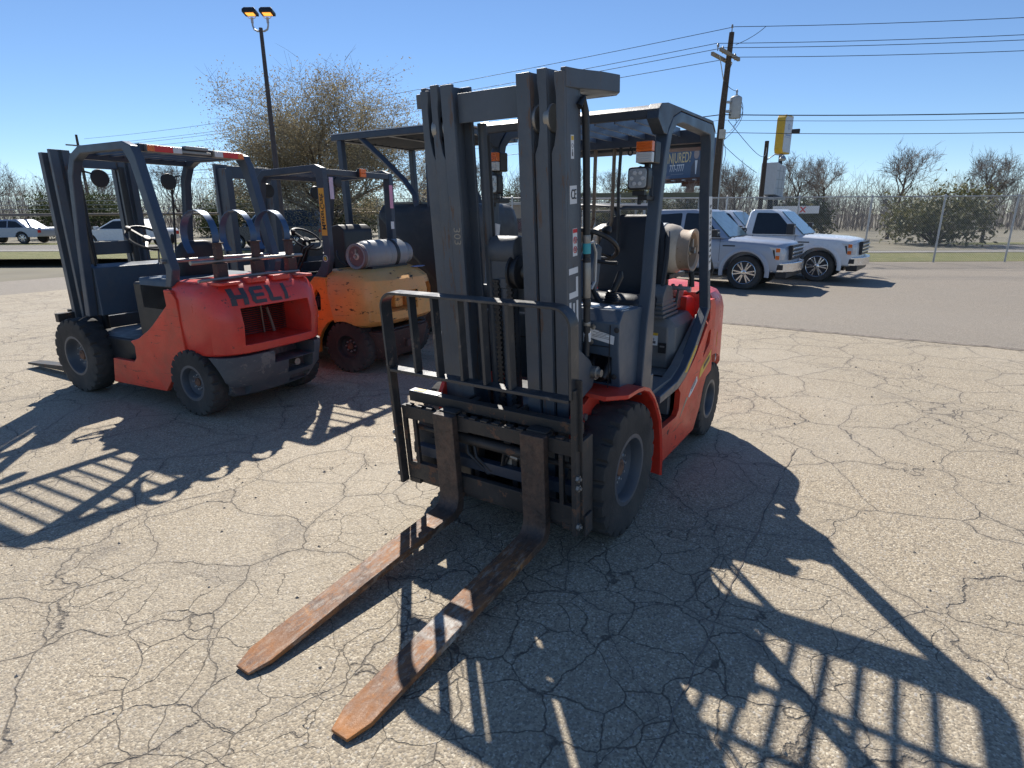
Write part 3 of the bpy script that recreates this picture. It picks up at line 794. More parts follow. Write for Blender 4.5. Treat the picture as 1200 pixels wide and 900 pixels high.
# forks: shank, heel radius, tapering blade with chamfered tip
def fork(y):
    w = .122; x0, x1 = .434, .474; z0 = .126; L = 1.644
    ctr = [] # profile in (x, z): list of (outer, inner) pairs going from shank top to the tip
    prof_t = [(x1, .660), (x1, .24), (x1+.006, .205), (x1+.022, .180), (x1+.05, .168), (x1+.12, .166), (1.10, .158), (1.50, .146), (L, .138)]
    prof_b = [(x0, .660), (x0, .21), (x0+.004, .165), (x0+.022, .138), (x0+.055, .127), (x0+.13, .126), (1.10, .126), (1.50, .126), (L, .127)]
    wd = [w]*8+[w]; mb = MB(); v = []
    n = len(prof_t)
    for (tx, tz), (bx, bz), i in zip(prof_t, prof_b, range(n)):
        hw = w/2
        if i == n-2: hw = w/2
        if i == n-1: hw = .036
        v += [(tx, y-hw, tz), (tx, y+hw, tz), (bx, y+hw, bz), (bx, y-hw, bz)]
    # squarer chamfer: keep full width until just before the tip
    k = (n-2)*4
    for j, xx in ((0, 1.565), (1, 1.565), (2, 1.565), (3, 1.565)):
        a = v[k+j]; v[k+j] = (xx, a[1], a[2]-(.002 if j < 2 else 0))
    f = [(i*4+m_, i*4+(m_+1) % 4, (i+1)*4+(m_+1) % 4, (i+1)*4+m_) for i in range(n-1) for m_ in range(4)]+[(3,2,1,0), tuple(range(4*n-4, 4*n))]
    mb.add(v, f)
    o = mast_part(mb, 'fork', FORK, bevel=.004, smooth=35)
    q = MB(); q.prism([(.380,.628), (.394,.628), (.394,.656), (.4335,.656), (.4335,.668), (.380,.668)], 'y', y-.05, y+.05); build(q, 'hook', CARR, o, bevel=.003)
    q = MB(); q.box(.378, .4335, y-.048, y+.048, .20, .233); build(q, 'lower_hook', CARR, o, bevel=.003)
    return o
f1 = fork(-.190); f1['label'] = 'right-hand rusty fork with an orange blade'
f2 = fork(.308); f2['label'] = 'left-hand rusty fork with the pale worn patch'

# ---- wheels
add_wheel(MAIN, (0, .485, .335), 1, .335, .185, .165)
add_wheel(MAIN, (0, -.455, .335), -1, .335, .185, .165)
add_wheel(MAIN, (-1.6, .455, .265), 1, .265, .16, .125)
add_wheel(MAIN, (-1.6, -.425, .265), -1, .265, .16, .125)

# ---- chassis and body
YR = -.47     # right side is modelled a little nearer the centre, as the photograph shows
q = MB(); q.box(-1.55, .06, -.36, .38, .18, .58); q.box(-1.45, -1.05, -.38, .42, .2, .62); q.box(-.12, .16, -.30, .30, .22, .46)
build(q, 'chassis', BLACK, MAIN, bevel=.01)
q = MB(); q.lathe([(.075, -.40), (.075, .42)], c=(0, 0, .335), n=20); build(q, 'front_axle', CARR, MAIN)
side = [(-.459,.142), (-.512,.363), (-.819,.363), (-.862,.40), (-.868,.50), (-.822,.539), (-.945,.576), (-1.10,.655), (-1.17,.70), (-1.40,.876), (-1.394,1.00), (-1.48,1.0),
        (-1.535,.93), (-1.55,.49), (-1.43,.47), (-1.378,.40), (-1.33,.28), (-1.214,.154)]
for s in (1, -1):
    ys = (.500, .535) if s > 0 else (YR-.005, YR+.03)
    q = MB(); q.prism(side, 'y', *ys); o = build(q, 'side_panel', REDSCR, MAIN)
    c = MB(); c.prism(rounded([(-1.30,.625), (-1.45,.705), (-1.455,.80), (-1.40,.79)], .02, 3), 'y', -2, 2)
    cut(o, [c])
    md = o.modifiers.new('bevel', 'BEVEL'); md.width = .006; md.segments = 2; md.limit_method = 'ANGLE'; md.angle_limit = rad(40)
    if s > 0:
        q = MB(); q.prism([(-1.505,.578), (-1.505,.650), (-1.27,.560), (-1.255,.498), (-1.30,.510)], 'y', .5352, .5364); st_ = build(q, 'yellow_decal', YELLOW, o, smooth=0)
        q = MB(); q.prism([(-1.47,.590), (-1.47,.618), (-1.34,.575), (-1.34,.545)], 'y', .5364, .5370); build(q, 'black_mark', INK, st_, smooth=0)
        q = MB(); q.prism([(-1.22,.492), (-1.20,.53), (-1.09,.475), (-1.04,.43), (-1.06,.42), (-1.13,.445)], 'y', .5352, .5362); w_ = build(q, 'capacity_decal', WHITE, o, smooth=0)
        q = MB(); q.prism([(-1.03,.425), (-1.00,.44), (-.90,.352), (-.885,.332)], 'y', .5352, .5362); build(q, 'grey_arrow_decal', DULLM, o, smooth=0)
        for i in range(2):
            q = MB(); q.prism([(-1.19,.497+i*.016), (-1.185,.504+i*.016), (-1.09,.456+i*.016), (-1.095,.449+i*.016)], 'y', .5362, .5367); build(q, 'text_line', INKG, w_, smooth=0)
    yi = (.20, .497) if s > 0 else (-.467, -.2)
    q = MB(); q.box(-.87, -.50, yi[0], yi[1], .30, .352); q.box(-.86, -.52, yi[0]+.01, yi[1]-.01, .352, .358)
    for i in range(9): q.box(-.84+i*.036, -.822+i*.036, yi[0]+.02, yi[1]-.02, .358, .362)
    build(q, 'step', BLACK, MAIN, bevel=.003)
    q = MB(); q.prism([(-.87,.30), (-.87,.55), (-.84,.60), (-.50,.60), (-.50,.56), (-.82,.54), (-.83,.30)], 'y', yi[0], yi[1]-.02)
    q.box(-.50, -.46, yi[0], yi[1]-.01, .20, .70)
    build(q, 'step_riser', PLASTIC, MAIN, bevel=.006)
# fender: arch over the front wheel with outer lip
for s in (1, -1):
    off = 0 if s > 0 else .03
    P = [(.16,.745), (.10,.752), (-.02,.750), (-.10,.742), (-.18,.715), (-.26,.655), (-.33,.575), (-.385,.50), (-.42,.40), (-.455,.25), (-.46,.15)]
    q = MB(); top = []
    n = len(P); v = []
    for i in range(n):
        p = Vector(P[i]); t = (Vector(P[min(i+1, n-1)])-Vector(P[max(i-1, 0)])).normalized(); nn = Vector((t.y, -t.x))
        ya, yb = s*(.36-off), s*(.585-off)
        if i == 0: yb = s*(.50-off)
        inn = p+nn*-.012 if nn.y > 0 else p+nn*.012
        out_ = p
        v += [(out_.x, ya, out_.y), (out_.x, yb, out_.y-.004), (out_.x, yb, out_.y-.022), (inn.x, yb-s*.01, inn.y-.016), (inn.x, ya, inn.y)]
    f = [(i*5+k, i*5+(k+1) % 5, (i+1)*5+(k+1) % 5, (i+1)*5+k) for i in range(n-1) for k in range(5)]+[(4,3,2,1,0), tuple(range(5*n-5, 5*n))]
    q.add(v, f); fd = build(q, 'fender', RED, MAIN, bevel=.004, smooth=45)
    # inner wheel-house skin and front mounting plate
    q = MB(); q.prism([(.16,.74), (.10,.745), (-.10,.735), (-.25,.66), (-.36,.53), (-.43,.35), (-.46,.15), (-.36,.15), (-.34,.35), (-.27,.50), (-.12,.60), (.06,.62)], 'y', s*(.355-off), s*(.375-off))
    q.prism([(.30,.66), (.27,.71), (.19,.70), (.10,.745), (.02,.66), (.10,.55), (.22,.52), (.30,.56)], 'y', s*(.385-off), s*(.41-off))
    build(q, 'fender_bracket', RED, MAIN, bevel=.004)
    q = MB(); q.lathe([(.018, -.012), (.018, .012)], c=(.20, s*(.412-off), .64), n=6); build(q, 'bolt', DULLM, MAIN, smooth=0)
    q = MB(); q.box(-.50, -.44, s*(.43-off), s*(.50-off), .16, .42); q.box(-.47, -.435, s*(.50-off), s*(.53-off), .15, .40); build(q, 'fender_stay', RED, MAIN, bevel=.004)

# cowl: faceted front panel, opening on the left, top deck, floor
cw_ = MB(); cw_.prism([(.00,.72), (.04,.93), (.045,1.06), (.00,1.115), (-.26,1.10), (-.30,1.03), (-.25,.72)], 'y', YR+.02, .50)
co = build(cw_, 'cowl', COWL, MAIN)
c = MB(); c.prism([(.31,.76), (.455,.76), (.462,.895), (.330,.905)], 'x', -.05, .3)
c2 = MB(); c2.box(-.24, -.03, YR+.10, .42, .6, .93)
cut(co, [c, c2]); md = co.modifiers.new('bevel', 'BEVEL'); md.width = .006; md.segments = 2; md.limit_method = 'ANGLE'; md.angle_limit = rad(30)
q = MB(); q.box(.0455, .0475, .455, .459, .735, 1.05); q.box(.0455, .0475, -.30, .455, .945, .949); build(q, 'panel_seam', INK, co, smooth=0)
q = MB(); q.prism([(.375, 1.036), (.505, 1.006), (.502, .966), (.370, .990)], 'x', .0455, .0468)
lb = build(q, 'plate_label', WHITE, co, smooth=0)
lb.location = (0.0, -.025, -.006)
for i, w_ in enumerate((.6, .25, .8, .55, .9, .9)):
    q = MB(); cz = 1.029-i*.0068; cy = .438; q.prism([(cy-.05*w_, cz+.0115*w_*.5), (cy+.05*w_, cz-.0115*w_*.5), (cy+.05*w_, cz-.0115*w_*.5-.0022), (cy-.05*w_, cz+.0115*w_*.5-.0022)], 'x', .0468, .0472)
    build(q, 'text_line', INKG, lb, smooth=0)
for y, z in ((.372, 1.035), (.362, .962), (-.33, 1.035), (-.33, .962), (.49, 1.03), (.475, .80)):
    q = MB(); q.lathe([(.013, 0), (.013, .004), (.007, .006), (0, .006)], c=(.045 if z > .9 else .02, y, z), axis='x', n=14)
    build(q, 'bolt', DULLM if y < .4 else BLACK, co)
q = MB(); q.tube([(.0,.40,.78), (.03,.43,.80), (.0,.45,.86), (-.05,.43,.90)], .02, 10); q.tube([(-.02,.36,.77), (.0,.35,.85), (-.06,.34,.9)], .014, 10); build(q, 'cowl_hose', BLACK, MAIN)
# dash top, instrument hood, column, steering wheel, levers
q = MB(); q.prism([(-.26,1.10), (-.03,1.112), (-.05,1.135), (-.12,1.17), (-.25,1.16), (-.29,1.12)], 'y', -.30, .14); build(q, 'dashboard', BLACK, MAIN, bevel=.01)
q = MB(); q.prism([(-.20,1.13), (-.16,1.14), (-.31,1.40), (-.37,1.375), (-.34,1.20), (-.30,1.11)], 'y', .135, .215); build(q, 'steering_column', COWL, MAIN, bevel=.008)
add_steering(MAIN, (-.42,.11,1.385), .158, rad(-32), knob=True)
q = MB(); q.tube([(-.27,.17,1.30), (-.42,.11,1.375)], .028, 12); build(q, 'column_boss', BLACK, MAIN)
q = MB(); q.tube([(-.30,.20,1.31), (-.34,.27,1.30), (-.35,.31,1.30)], .010, 8); build(q, 'indicator_stalk', BLACK, MAIN)
q = MB(); q.tube([(-.24,.215,1.20), (-.27,.235,1.12), (-.29,.26,1.07)], [.012,.010,.007], 8); build(q, 'brake_handle', BLACK, MAIN)
for i in range(4): add_lever(MAIN, (-.22, -.28+i*.075, 1.16), (-.27, -.28+i*.075, 1.34))
q = MB(); q.tube([(-.30,.305,1.10), (-.30,.305,1.14), (-.31,.32,1.18), (-.33,.335,1.235), (-.335,.335,1.26)], [.020,.018,.017,.020,.012], 12); build(q, 'shift_lever', BLACK, MAIN)
q = MB()
for i in range(5): q.lathe([(.040-i*.004, 1.105+i*.012), (.044-i*.004, 1.111+i*.012), (.036-i*.004, 1.117+i*.012)], c=(-.30,.305,0), axis='z', n=16)
build(q, 'lever_boot', BLACK, MAIN)
q = MB(); q.lathe([(.0, 1.113), (.06, 1.113), (.055, 1.122), (0, 1.126)], c=(-.08, .28, 0), axis='z', n=20); build(q, 'cap', WHITE, MAIN)  # white disc, a sunlit spot on the cowl top painted as colour
q = MB(); q.box(-.13, -.04, .38, .475, 1.108, 1.116); build(q, 'sunlit_deck_patch', WHITE, MAIN, bevel=.003)  # white slip painting a second sunlit patch on the cowl top
# seat deck: faceted grey moulding with lower ledge
for s, yo in ((1, .435), (-1, -.405)):
    q = MB()
    rings = []
    for z, g in ((.60, 0), (.66, -.002), (.86, -.012), (.915, -.055)):
        rings.append([(-1.44, s*.02, z), (-1.44-g*.3, yo+s*g, z), (-1.06-g*.3, yo+s*g, z), (-1.005+g*.5, yo+s*(g-.045), z), (-1.0+g*.5, s*.02, z)])
    q.loft(rings); q.v = [(x, y, z) for x, y, z in q.v]
    dk = build(q, 'seat_deck', PLASTIC, MAIN, bevel=.010, seg=3)
    q = MB(); q.prism(rounded([(-.40,.60), (-.79,.605), (-.93,.645), (-1.40,.90), (-1.42,.86), (-.975,.575), (-.80,.538), (-.40,.545)], .004, 2), 'y', yo+s*.004, yo+s*.058)
    q.box(-1.02, -.80, s*.05, yo+s*.03, .54, .600)
    build(q, 'lower_moulding', PLASTIC, MAIN, bevel=.006)
q = MB(); q.box(-.998, -.994, .335, .385, .70, .765); build(q, 'deck_socket', INK, MAIN)
q = MB(); q.box(-.994, -.990, .345, .375, .738, .748); build(q, 'socket_latch', DULLM, MAIN)
q = MB(); q.box(-.9975, -.9965, .285, .328, .745, .825); dl = build(q, 'deck_label', WHITE, MAIN, smooth=0)
q = MB(); q.box(-.9965, -.9955, .285, .328, .808, .825); build(q, 'yellow_band', YELLOW, dl, smooth=0)
q = MB(); q.box(-.9965, -.9955, .30, .305, .775, .79); q.box(-.9965, -.9955, .297, .315, .756, .772); build(q, 'figure_mark', INKG, dl, smooth=0)
add_seat(MAIN, -.72, .06, .93)
# armrest-like seat frame loops and hood hinges
for y in (.235, .30):
    q = MB(); q.tube([(-1.02,y,.93), (-1.08,y+.01,1.10), (-1.12,y+.01,1.28), (-1.15,y,1.40), (-1.20,y-.02,1.43)], .014, 8); build(q, 'seat_frame', BLACK, MAIN)
q = MB(); q.prism(rounded([(-1.00,.92), (-1.02,1.06), (-1.08,1.12), (-1.18,1.10), (-1.25,.92)], .02, 3), 'y', .20, .34)
for i in range(4): q.box(-1.27+i*.006, -.985-i*.006, .19+i*.006, .36-i*.006, .918+i*.026, .936+i*.026)
build(q, 'seat_bellows', PLASTIC, MAIN, bevel=.008, seg=3)
# overhead guard
SLAT = paint('slat_sky_sheen', (.10,.14,.20), .3, chip=(.12,.10,.09), chip_amt=.6, chip_scale=22, dirt=(.18,.17,.15), dirt_amt=.2)  # lighter blue than the guard: sky reflection put into the slat colour
def og(y0, y1):
    legs = [(-.195,.66), (-.225,1.02), (-.262,1.20), (-.270,1.36), (-.295,1.60), (-.325,1.80), (-.355,1.91), (-.42,1.985), (-.53,2.022), (-1.09,2.028), (-1.16,1.985), (-1.205,1.65), (-1.315,1.19), (-1.40,.95),
            (-1.13,.69), (-.975,.578), (-.82,.538), (-.50,.528), (-.50,.575), (-.80,.592), (-.94,.640), (-1.10,.745), (-1.335,.955), (-1.262,1.19), (-1.135,1.65), (-1.085,1.93), (-1.06,1.968), (-.57,1.974), (-.475,1.955), (-.42,1.91), (-.385,1.80), (-.345,1.60), (-.318,1.36), (-.318,1.20), (-.325,1.02), (-.335,.66)]
    q = MB(); q.prism(legs, 'y', y0, y1); return q
OG = []
for s in (1, -1):
    ys = (.474, .534) if s > 0 else (YR-.004, YR+.052)
    OG.append(build(og(*ys), 'guard_side_frame', GUARD, MAIN, bevel=.007, seg=3, smooth=35))
q = MB()   # front beam, rolled plate section
q.prism([(-.215,1.995), (-.222,1.962), (-.240,1.958), (-.238,1.990), (-.262,2.008), (-.33,2.014), (-.33,2.022), (-.25,2.018)], 'y', YR, .53)
build(q, 'guard_front_beam', GUARD2, MAIN, bevel=.004)
for s in (1, -1):
    ys = (.478, .5345) if s > 0 else (YR-.0045, YR+.048)
    q = MB(); q.prism([(-.212,1.955), (-.218,1.995), (-.25,2.022), (-.34,2.036), (-1.10,2.046), (-1.175,1.99), (-1.09,2.030), (-.53,2.024), (-.42,1.988), (-.36,1.93), (-.345,1.90), (-.30,1.90)], 'y', *ys); build(q, 'roof_corner_plate', GUARD2, MAIN, bevel=.003)
for x in (-.56, -.82):
    q = MB(); q.box(x-.02, x+.02, YR+.052, .474, 2.022, 2.030); build(q, 'guard_cross_bar', GUARD2, MAIN, bevel=.003)
q = MB(); q.box(-1.15, -1.09, YR+.052, .474, 1.935, 2.010); q.prism([(-1.15,2.01), (-1.19,1.96), (-1.19,1.90), (-1.15,1.92)], 'y', YR+.06, .46); build(q, 'guard_rear_beam', GUARD2, MAIN, bevel=.004)
for i in range(7):
    y = YR+.066+(.455-YR-.066)*(i+1)/8
    q = MB(); q.obox((-.745, y, 1.998), (.70, .008, .050), (.12, 0, 0)); build(q, 'guard_slat', SLAT, MAIN, bevel=.002, seg=1)
q = MB(); q.prism([(-1.312,1.205), (-1.207,1.64), (-1.137,1.64), (-1.265,1.20)], 'y', .5342, .5350)
q.v = [(x*1.0, y, z) for x, y, z in q.v]
sd = build(q, 'number_strip', WHITE, OG[0], smooth=0)
_d = Vector((-1.29+.0, 0, 1.20)) ; _u = (Vector((-1.172,0,1.64))-Vector((-1.288,0,1.20))).normalized()
text_obj('5 0 1 0 0 1 3 8 9 5 2', 'lettering', INK, .046, frame((-1.229, .5356, 1.42), _u*-1, Vector((0,1,0)).cross(_u*-1)), sd, sx=.95)
q = MB(); q.prism([(-.925,.615), (-.955,.632), (-1.125,.747), (-1.155,.742), (-1.13,.712), (-.975,.605)], 'y', .5342, .5350); build(q, 'yellow_decal', YELLOW, OG[0], smooth=0)
# brown pipes hanging under the rear beam (tank bracket tubes) and a lanyard
for y in (-.20, -.07):
    q = MB(); q.tube([(-1.12,y,1.94), (-1.12,y,1.50), (-1.13,y-.02,1.455), (-1.15,y-.07,1.445), (-1.17,y-.10,1.44), (-1.18,y-.115,1.41), (-1.19,y-.115,1.28)], .012, 10); build(q, 'support_pipe', PIPE, MAIN)
q = MB(); q.tube([(-1.10,-.018,1.94), (-1.10,-.025,1.7), (-1.11,-.02,1.5), (-1.10,-.015,1.32)], .011, 8); build(q, 'cable_sleeve', BLACK, MAIN)
q = MB(); q.lathe([(.010, -.003), (.018, -.003), (.018, .003), (.010, .003)], c=(-1.10,.045,1.905), axis='x', n=16, close=True); q.box(-1.105, -1.095, .04, .05, 1.92, 1.94); build(q, 'ring', BLACK, MAIN)
# front lights on the guard legs
for s in (1, -1):
    yo = .492 if s > 0 else -.355
    q = MB(); q.box(-.275, -.20, yo-.042, yo+.042, 1.765, 1.862); h = build(q, 'indicator_housing', BLACK, MAIN, bevel=.008)
    q = MB(); q.box(-.20, -.168, yo-.038, yo+.038, 1.815, 1.858)
    for i in range(5): q.box(-.169, -.164, yo-.034, yo+.034, 1.819+i*.008, 1.823+i*.008)
    build(q, 'amber_lens', AMBER, h, bevel=.005)
    q = MB(); q.box(-.20, -.170, yo-.038, yo+.038, 1.768, 1.812)
    for i in range(5): q.box(-.171, -.166, yo-.034, yo+.034, 1.771+i*.008, 1.775+i*.008)
    build(q, 'clear_lens', CLEARLENS, h, bevel=.005)
    q = MB(); q.box(-.24, -.21, yo-.01, yo+.012, 1.735, 1.765); q.tube([(-.235,yo,1.745), (-.26,yo+.015,1.70), (-.24,yo+.02,1.62)], .006, 6); q.tube([(-.24,yo,1.73),(-.20,yo-.01,1.745),(-.18,yo-.02,1.75)], .005, 6); build(q, 'lamp_wiring', BLACK, MAIN)
    yl = yo-.022 if s > 0 else yo+.0
    hz = 1.700
    q = MB(); q.prism(rounded([(yl-.050, hz-.050), (yl+.050, hz-.050), (yl+.050, hz+.050), (yl-.050, hz+.050)], .018, 4), 'x', -.215, -.165); wl = build(q, 'work_lamp', BLACK, MAIN, bevel=.005)
    q = MB(); q.prism(rounded([(yl-.042, hz-.042), (yl+.042, hz-.042), (yl+.042, hz+.042), (yl-.042, hz+.042)], .014, 4), 'x', -.166, -.161); build(q, 'lamp_glass', LAMPFACE, wl, bevel=.002)
    for a in range(6):
        t = a*math.pi/3; q = MB(); q.lathe([(.0085, 0), (.009, .004), (.005, .005), (0, .003)], c=(-.1615, yl+.027*math.cos(t), hz+.027*math.sin(t)), axis='x', n=12); build(q, 'led', CLEARLENS, wl)
    q = MB(); q.box(-.21, -.18, yl-.03, yl+.03, hz-.075, hz-.052); q.box(-.29, -.19, yl+.0, yl+.04, hz-.095, hz-.072); q.lathe([(.010, hz-.115), (.010, hz-.07)], c=(-.20, yl, 0), axis='z', n=8); build(q, 'lamp_bracket', BLACK, wl, bevel=.003)
q = MB(); q.prism([(-.45,1.36),(-.40,1.37),(-.385,1.49),(-.43,1.50)], 'x', -.30, -.295); q.v = [(z_x, y, z) for z_x, y, z in q.v]; build(q, 'leg_label', WHITE, MAIN)

# hood at the back, counterweight, tank
q = MB(); q.loft([[(-1.44,-.33,z), (-1.44,.36,z), (-1.52-g,.385-g,z), (-1.86,.385-g*2,z), (-1.86,-.355+g*2,z), (-1.52-g,-.355+g,z)] for z, g in ((.72, 0), (.955, .0), (.985, .012), (1.0, .04))])
hd = build(q, 'engine_hood', RED, MAIN, bevel=.01, seg=3)
q = MB(); q.prism(rounded([(-1.50,.02), (-1.50,.30), (-1.62,.34), (-1.78,.30), (-1.78,.02)], .03, 3), 'z', 1.0, 1.028); build(q, 'hood_lid', RED, MAIN, bevel=.008)
lv = [(.15, -1.62, -1.93, .44, .75, 0), (.20, -1.58, -1.98, .48, .70, 0), (.46, -1.56, -2.03, .505, .62, 0), (.50, -1.555, -2.05, .515, .6, 0), (.90, -1.55, -2.02, .512, .6, 0), (.97, -1.56, -2.0, .495, .6, .008), (1.02, -1.58, -1.96, .46, .6, .02), (1.045, -1.62, -1.90, .40, .6, .03)]
q = MB(); q.loft(cw_rings(lv, y0=.015)); cwt = build(q, 'counterweight', REDCW, MAIN, smooth=50)
c = MB(); c.lathe([(.33, -.8), (.33, .8)], c=(-1.6, .0, .265), n=36)
c2 = MB(); c2.box(-2.2, -1.9, -.30, .33, .62, .86)
cut(cwt, [c, c2])
q = MB(); q.box(-1.899, -1.89, -.29, .32, .63, .85)
for i in range(10): q.box(-1.905, -1.899, -.29, .32, .64+i*.02, .648+i*.02)
build(q, 'radiator_grille', BLACK, cwt)
q = MB(); q.prism([(-1.655,.640), (-1.655,.745), (-1.86,.745), (-1.86,.640)], 'y', .5285, .5305); q.v = [(x, y-.0+(-.038 if x < -1.8 else 0), z) for x, y, z in q.v]; dd = build(q, 'dealer_decal', YELLOW, cwt, smooth=0)
q = MB(); q.box(-1.82, -1.70, .5295, .531, .675, .69); q.box(-1.80, -1.72, .5295, .531, .70, .712); q.v = [(x, y-(-x-1.655)*.185, z) for x, y, z in q.v]; build(q, 'text_line', INK, dd, smooth=0)
q = MB(); q.prism([(-1.66,.53), (-1.66,.625), (-1.79,.63), (-1.79,.535)], 'y', .5285, .5303); q.v = [(x, y-(-x-1.655)*.185, z) for x, y, z in q.v]; dd = build(q, 'white_decal', WHITE, cwt, smooth=0)
q = MB()
for i in range(7): q.box(-1.775+i*.015, -1.768+i*.015, .5300, .5315, .55, .60)
q.v = [(x, y-(-x-1.655)*.185, z) for x, y, z in q.v]; build(q, 'bar_marks', INKG, dd, smooth=0)
tk = add_tank(MAIN, (-1.37, .01, 1.315), 0, TANK, L=.68, R=.165, straps=(-.16, .185), strap_m=GALV, collar_m=paint('rusty_tan_collar', (.50,.38,.28), .6, chip=(.24,.13,.08), chip_amt=.76, chip_scale=12))
q = MB(); q.box(-1.55, -1.23, -.30, .30, 1.135, 1.165); q.box(-1.40, -1.36, -.24, -.20, 1.0, 1.14); q.box(-1.40, -1.36, .20, .24, .97, 1.14)
for y in (-.16, .185): q.prism([(-1.53,1.15), (-1.545,1.27), (-1.535,1.27), (-1.50,1.18), (-1.27,1.18), (-1.235,1.27), (-1.225,1.27), (-1.24,1.15)], 'y', y-.02, y+.02)
build(q, 'tank_cradle', BLACK, MAIN, bevel=.003)
q = MB(); q.tube([(-1.30,-.1,1.075), (-1.30,.42,1.075)], .014, 8); q.tube([(-1.48,.36,1.03), (-1.48,.36,1.12)], .015, 8); build(q, 'hinge_rod', GALV, MAIN)
q = MB(); q.tube([(-1.385,.43,1.30), (-1.37,.50,1.30), (-1.38,.53,1.20), (-1.40,.49,1.08), (-1.45,.42,1.03)], .009, 8); q.tube([(-1.36,.40,1.18), (-1.36,.41,1.08)], .018, 8); build(q, 'gas_hose', BLACK, MAIN)
for y in (.10, .16, .26, .31):
    q = MB(); q.prism(rounded([(-1.36,.93), (-1.40,1.07), (-1.44,1.09), (-1.50,1.04), (-1.46,.93)], .015, 3), 'y', y-.009, y+.009); build(q, 'hood_hinge', DULLM if y > .2 else BLACK, MAIN, bevel=.002)

# ================================================================== red truck with HELI on its counterweight (rear towards us)
def simple_wheel(parent, loc, side, R, w, rin, rim_m=RIM, tm=RUBBER, rz=0):
    return add_wheel(parent, loc, side, R, w, rin, rim_m, 8, tm, rz)

HT = thing('forklift', 'red forklift seen from behind with a dark grey lower counterweight and HELI lettering', 'forklift', (-.23,-4.66,0), rad(-85))
q = MB(); lv = [(.50, -1.46, -1.98, .51, .50, .0), (.52, -1.45, -2.04, .52, .50, 0), (.74, -1.45, -2.06, .53, .48, 0), (.95, -1.45, -2.02, .525, .48, 0), (1.02, -1.46, -1.97, .505, .48, .008), (1.06, -1.48, -1.90, .47, .48, .015), (1.075, -1.52, -1.84, .42, .5, .02)]
q.loft(cw_rings(lv)); up = build(q, 'counterweight', REDCW, HT, smooth=50)
def taper_box(x0, x1, ya, yb, za, zb, g):
    m_ = MB(); a = [(x0, ya-g, za-g), (x0, yb+g, za-g), (x0, yb+g, zb+g), (x0, ya-g, zb+g)]; b = [(x1, ya, za), (x1, yb, za), (x1, yb, zb), (x1, ya, zb)]
    return m_.loft([a, b])
c = taper_box(-2.30, -1.72, -.30, .33, .60, .855, .03)
cut(up, [c])
md = up.modifiers.new('bevel', 'BEVEL'); md.width = .014; md.segments = 3; md.limit_method = 'ANGLE'; md.angle_limit = rad(40)
q = MB(); q.box(-1.70, -1.66, -.34, .37, .58, .88); build(q, 'radiator', BLACK, up)
for i in range(16):
    q = MB(); q.obox((-1.735, .02, .60+i*.0175), (.02, .66, .004), (0, .5, 0)); build(q, 'grille_slat', BLACK, up, smooth=0)
q = MB(); q.tube([(-1.76,-.05,.56), (-1.75,-.045,.88)], .008, 8); q.tube([(-1.80,-.12,.60), (-1.75,-.11,.80)], .012, 8); build(q, 'hose', PIPE, up)
# raised top ribs and shoulder pads
for y in (-.36, -.12, .12, .36):
    q = MB(); q.prism(rounded([(-1.97, y-.09), (-1.97, y+.09), (-1.60, y+.07), (-1.60, y-.07)], .02, 3), 'z', 1.045, 1.085 - (.018 if abs(y) > .3 else 0)); build(q, 'top_rib', REDCW, up, bevel=.012, seg=3)
lo = [(.13, -1.52, -1.86, .40, .70, 0), (.17, -1.48, -1.95, .46, .62, 0), (.30, -1.46, -2.02, .52, .52, 0), (.46, -1.46, -2.045, .53, .48, 0), (.497, -1.46, -2.04, .532, .48, 0)]
q = MB(); q.loft(cw_rings(lo)); lw = build(q, 'lower_counterweight', GREYCW, HT, smooth=50)
c = MB(); c.lathe([(.32, -.8), (.32, -.42)], c=(-1.58, 0, .27), n=36); c.lathe([(.32, .42), (.32, .8)], c=(-1.58, 0, .27), n=36)
cut(lw, [c, taper_box(-2.3, -1.80, -.33, .10, .40, .52, .01), taper_box(-2.3, -1.90, -.31, -.04, .285, .385, .02), taper_box(-2.3, -1.88, -.31, -.08, .175, .235, .018), taper_box(-2.3, -1.88, .30, .46, .1, .24, .02)])
md = lw.modifiers.new('bevel', 'BEVEL'); md.width = .010; md.segments = 2; md.limit_method = 'ANGLE'; md.angle_limit = rad(40)
q = MB(); q.lathe([(.030, -1.97), (.030, -1.90)], c=(0, -.18, .335), axis='x', n=16); build(q, 'tow_pin', DULLM, lw)
# HELI lettering on the curved rear: four solid letters
INKG2 = plain('letter_charcoal', (.055,.058,.068), .5, var=.15)
def letter(polys, x0, sc):
    stuck_on([[(x0+px*sc, py*sc*.98) for px, py in P] for P in polys], up, (-2.1, 0, .892), (0,-1,0), (0,0,1), 'letter', INKG2, up, off=.003)
Hs = [[(0,0),(.32,0),(.32,.38),(.72,.38),(.72,0),(1.04,0),(1.04,1),(.72,1),(.72,.62),(.32,.62),(.32,1),(0,1)]]
Es = [[(.16,0),(1.0,0),(1.0,.22),(.30,.22),(.30,.40),(.92,.40),(.92,.60),(.30,.60),(.30,.78),(1.0,.78),(1.0,1),(.16,1),(0,.82),(0,.18)]]
Ls = [[(.14,0),(.98,0),(.90,.22),(.32,.22),(.32,1),(0,1),(0,.14)]]
Is = [[(0,0),(.28,0),(.28,1),(0,1)]]
# seen from behind the word runs from +y to -y
for P, x0 in ((Hs, -.40), (Es, -.235), (Ls, -.08), (Is, .072)): 
    letter(P, x0, .128)
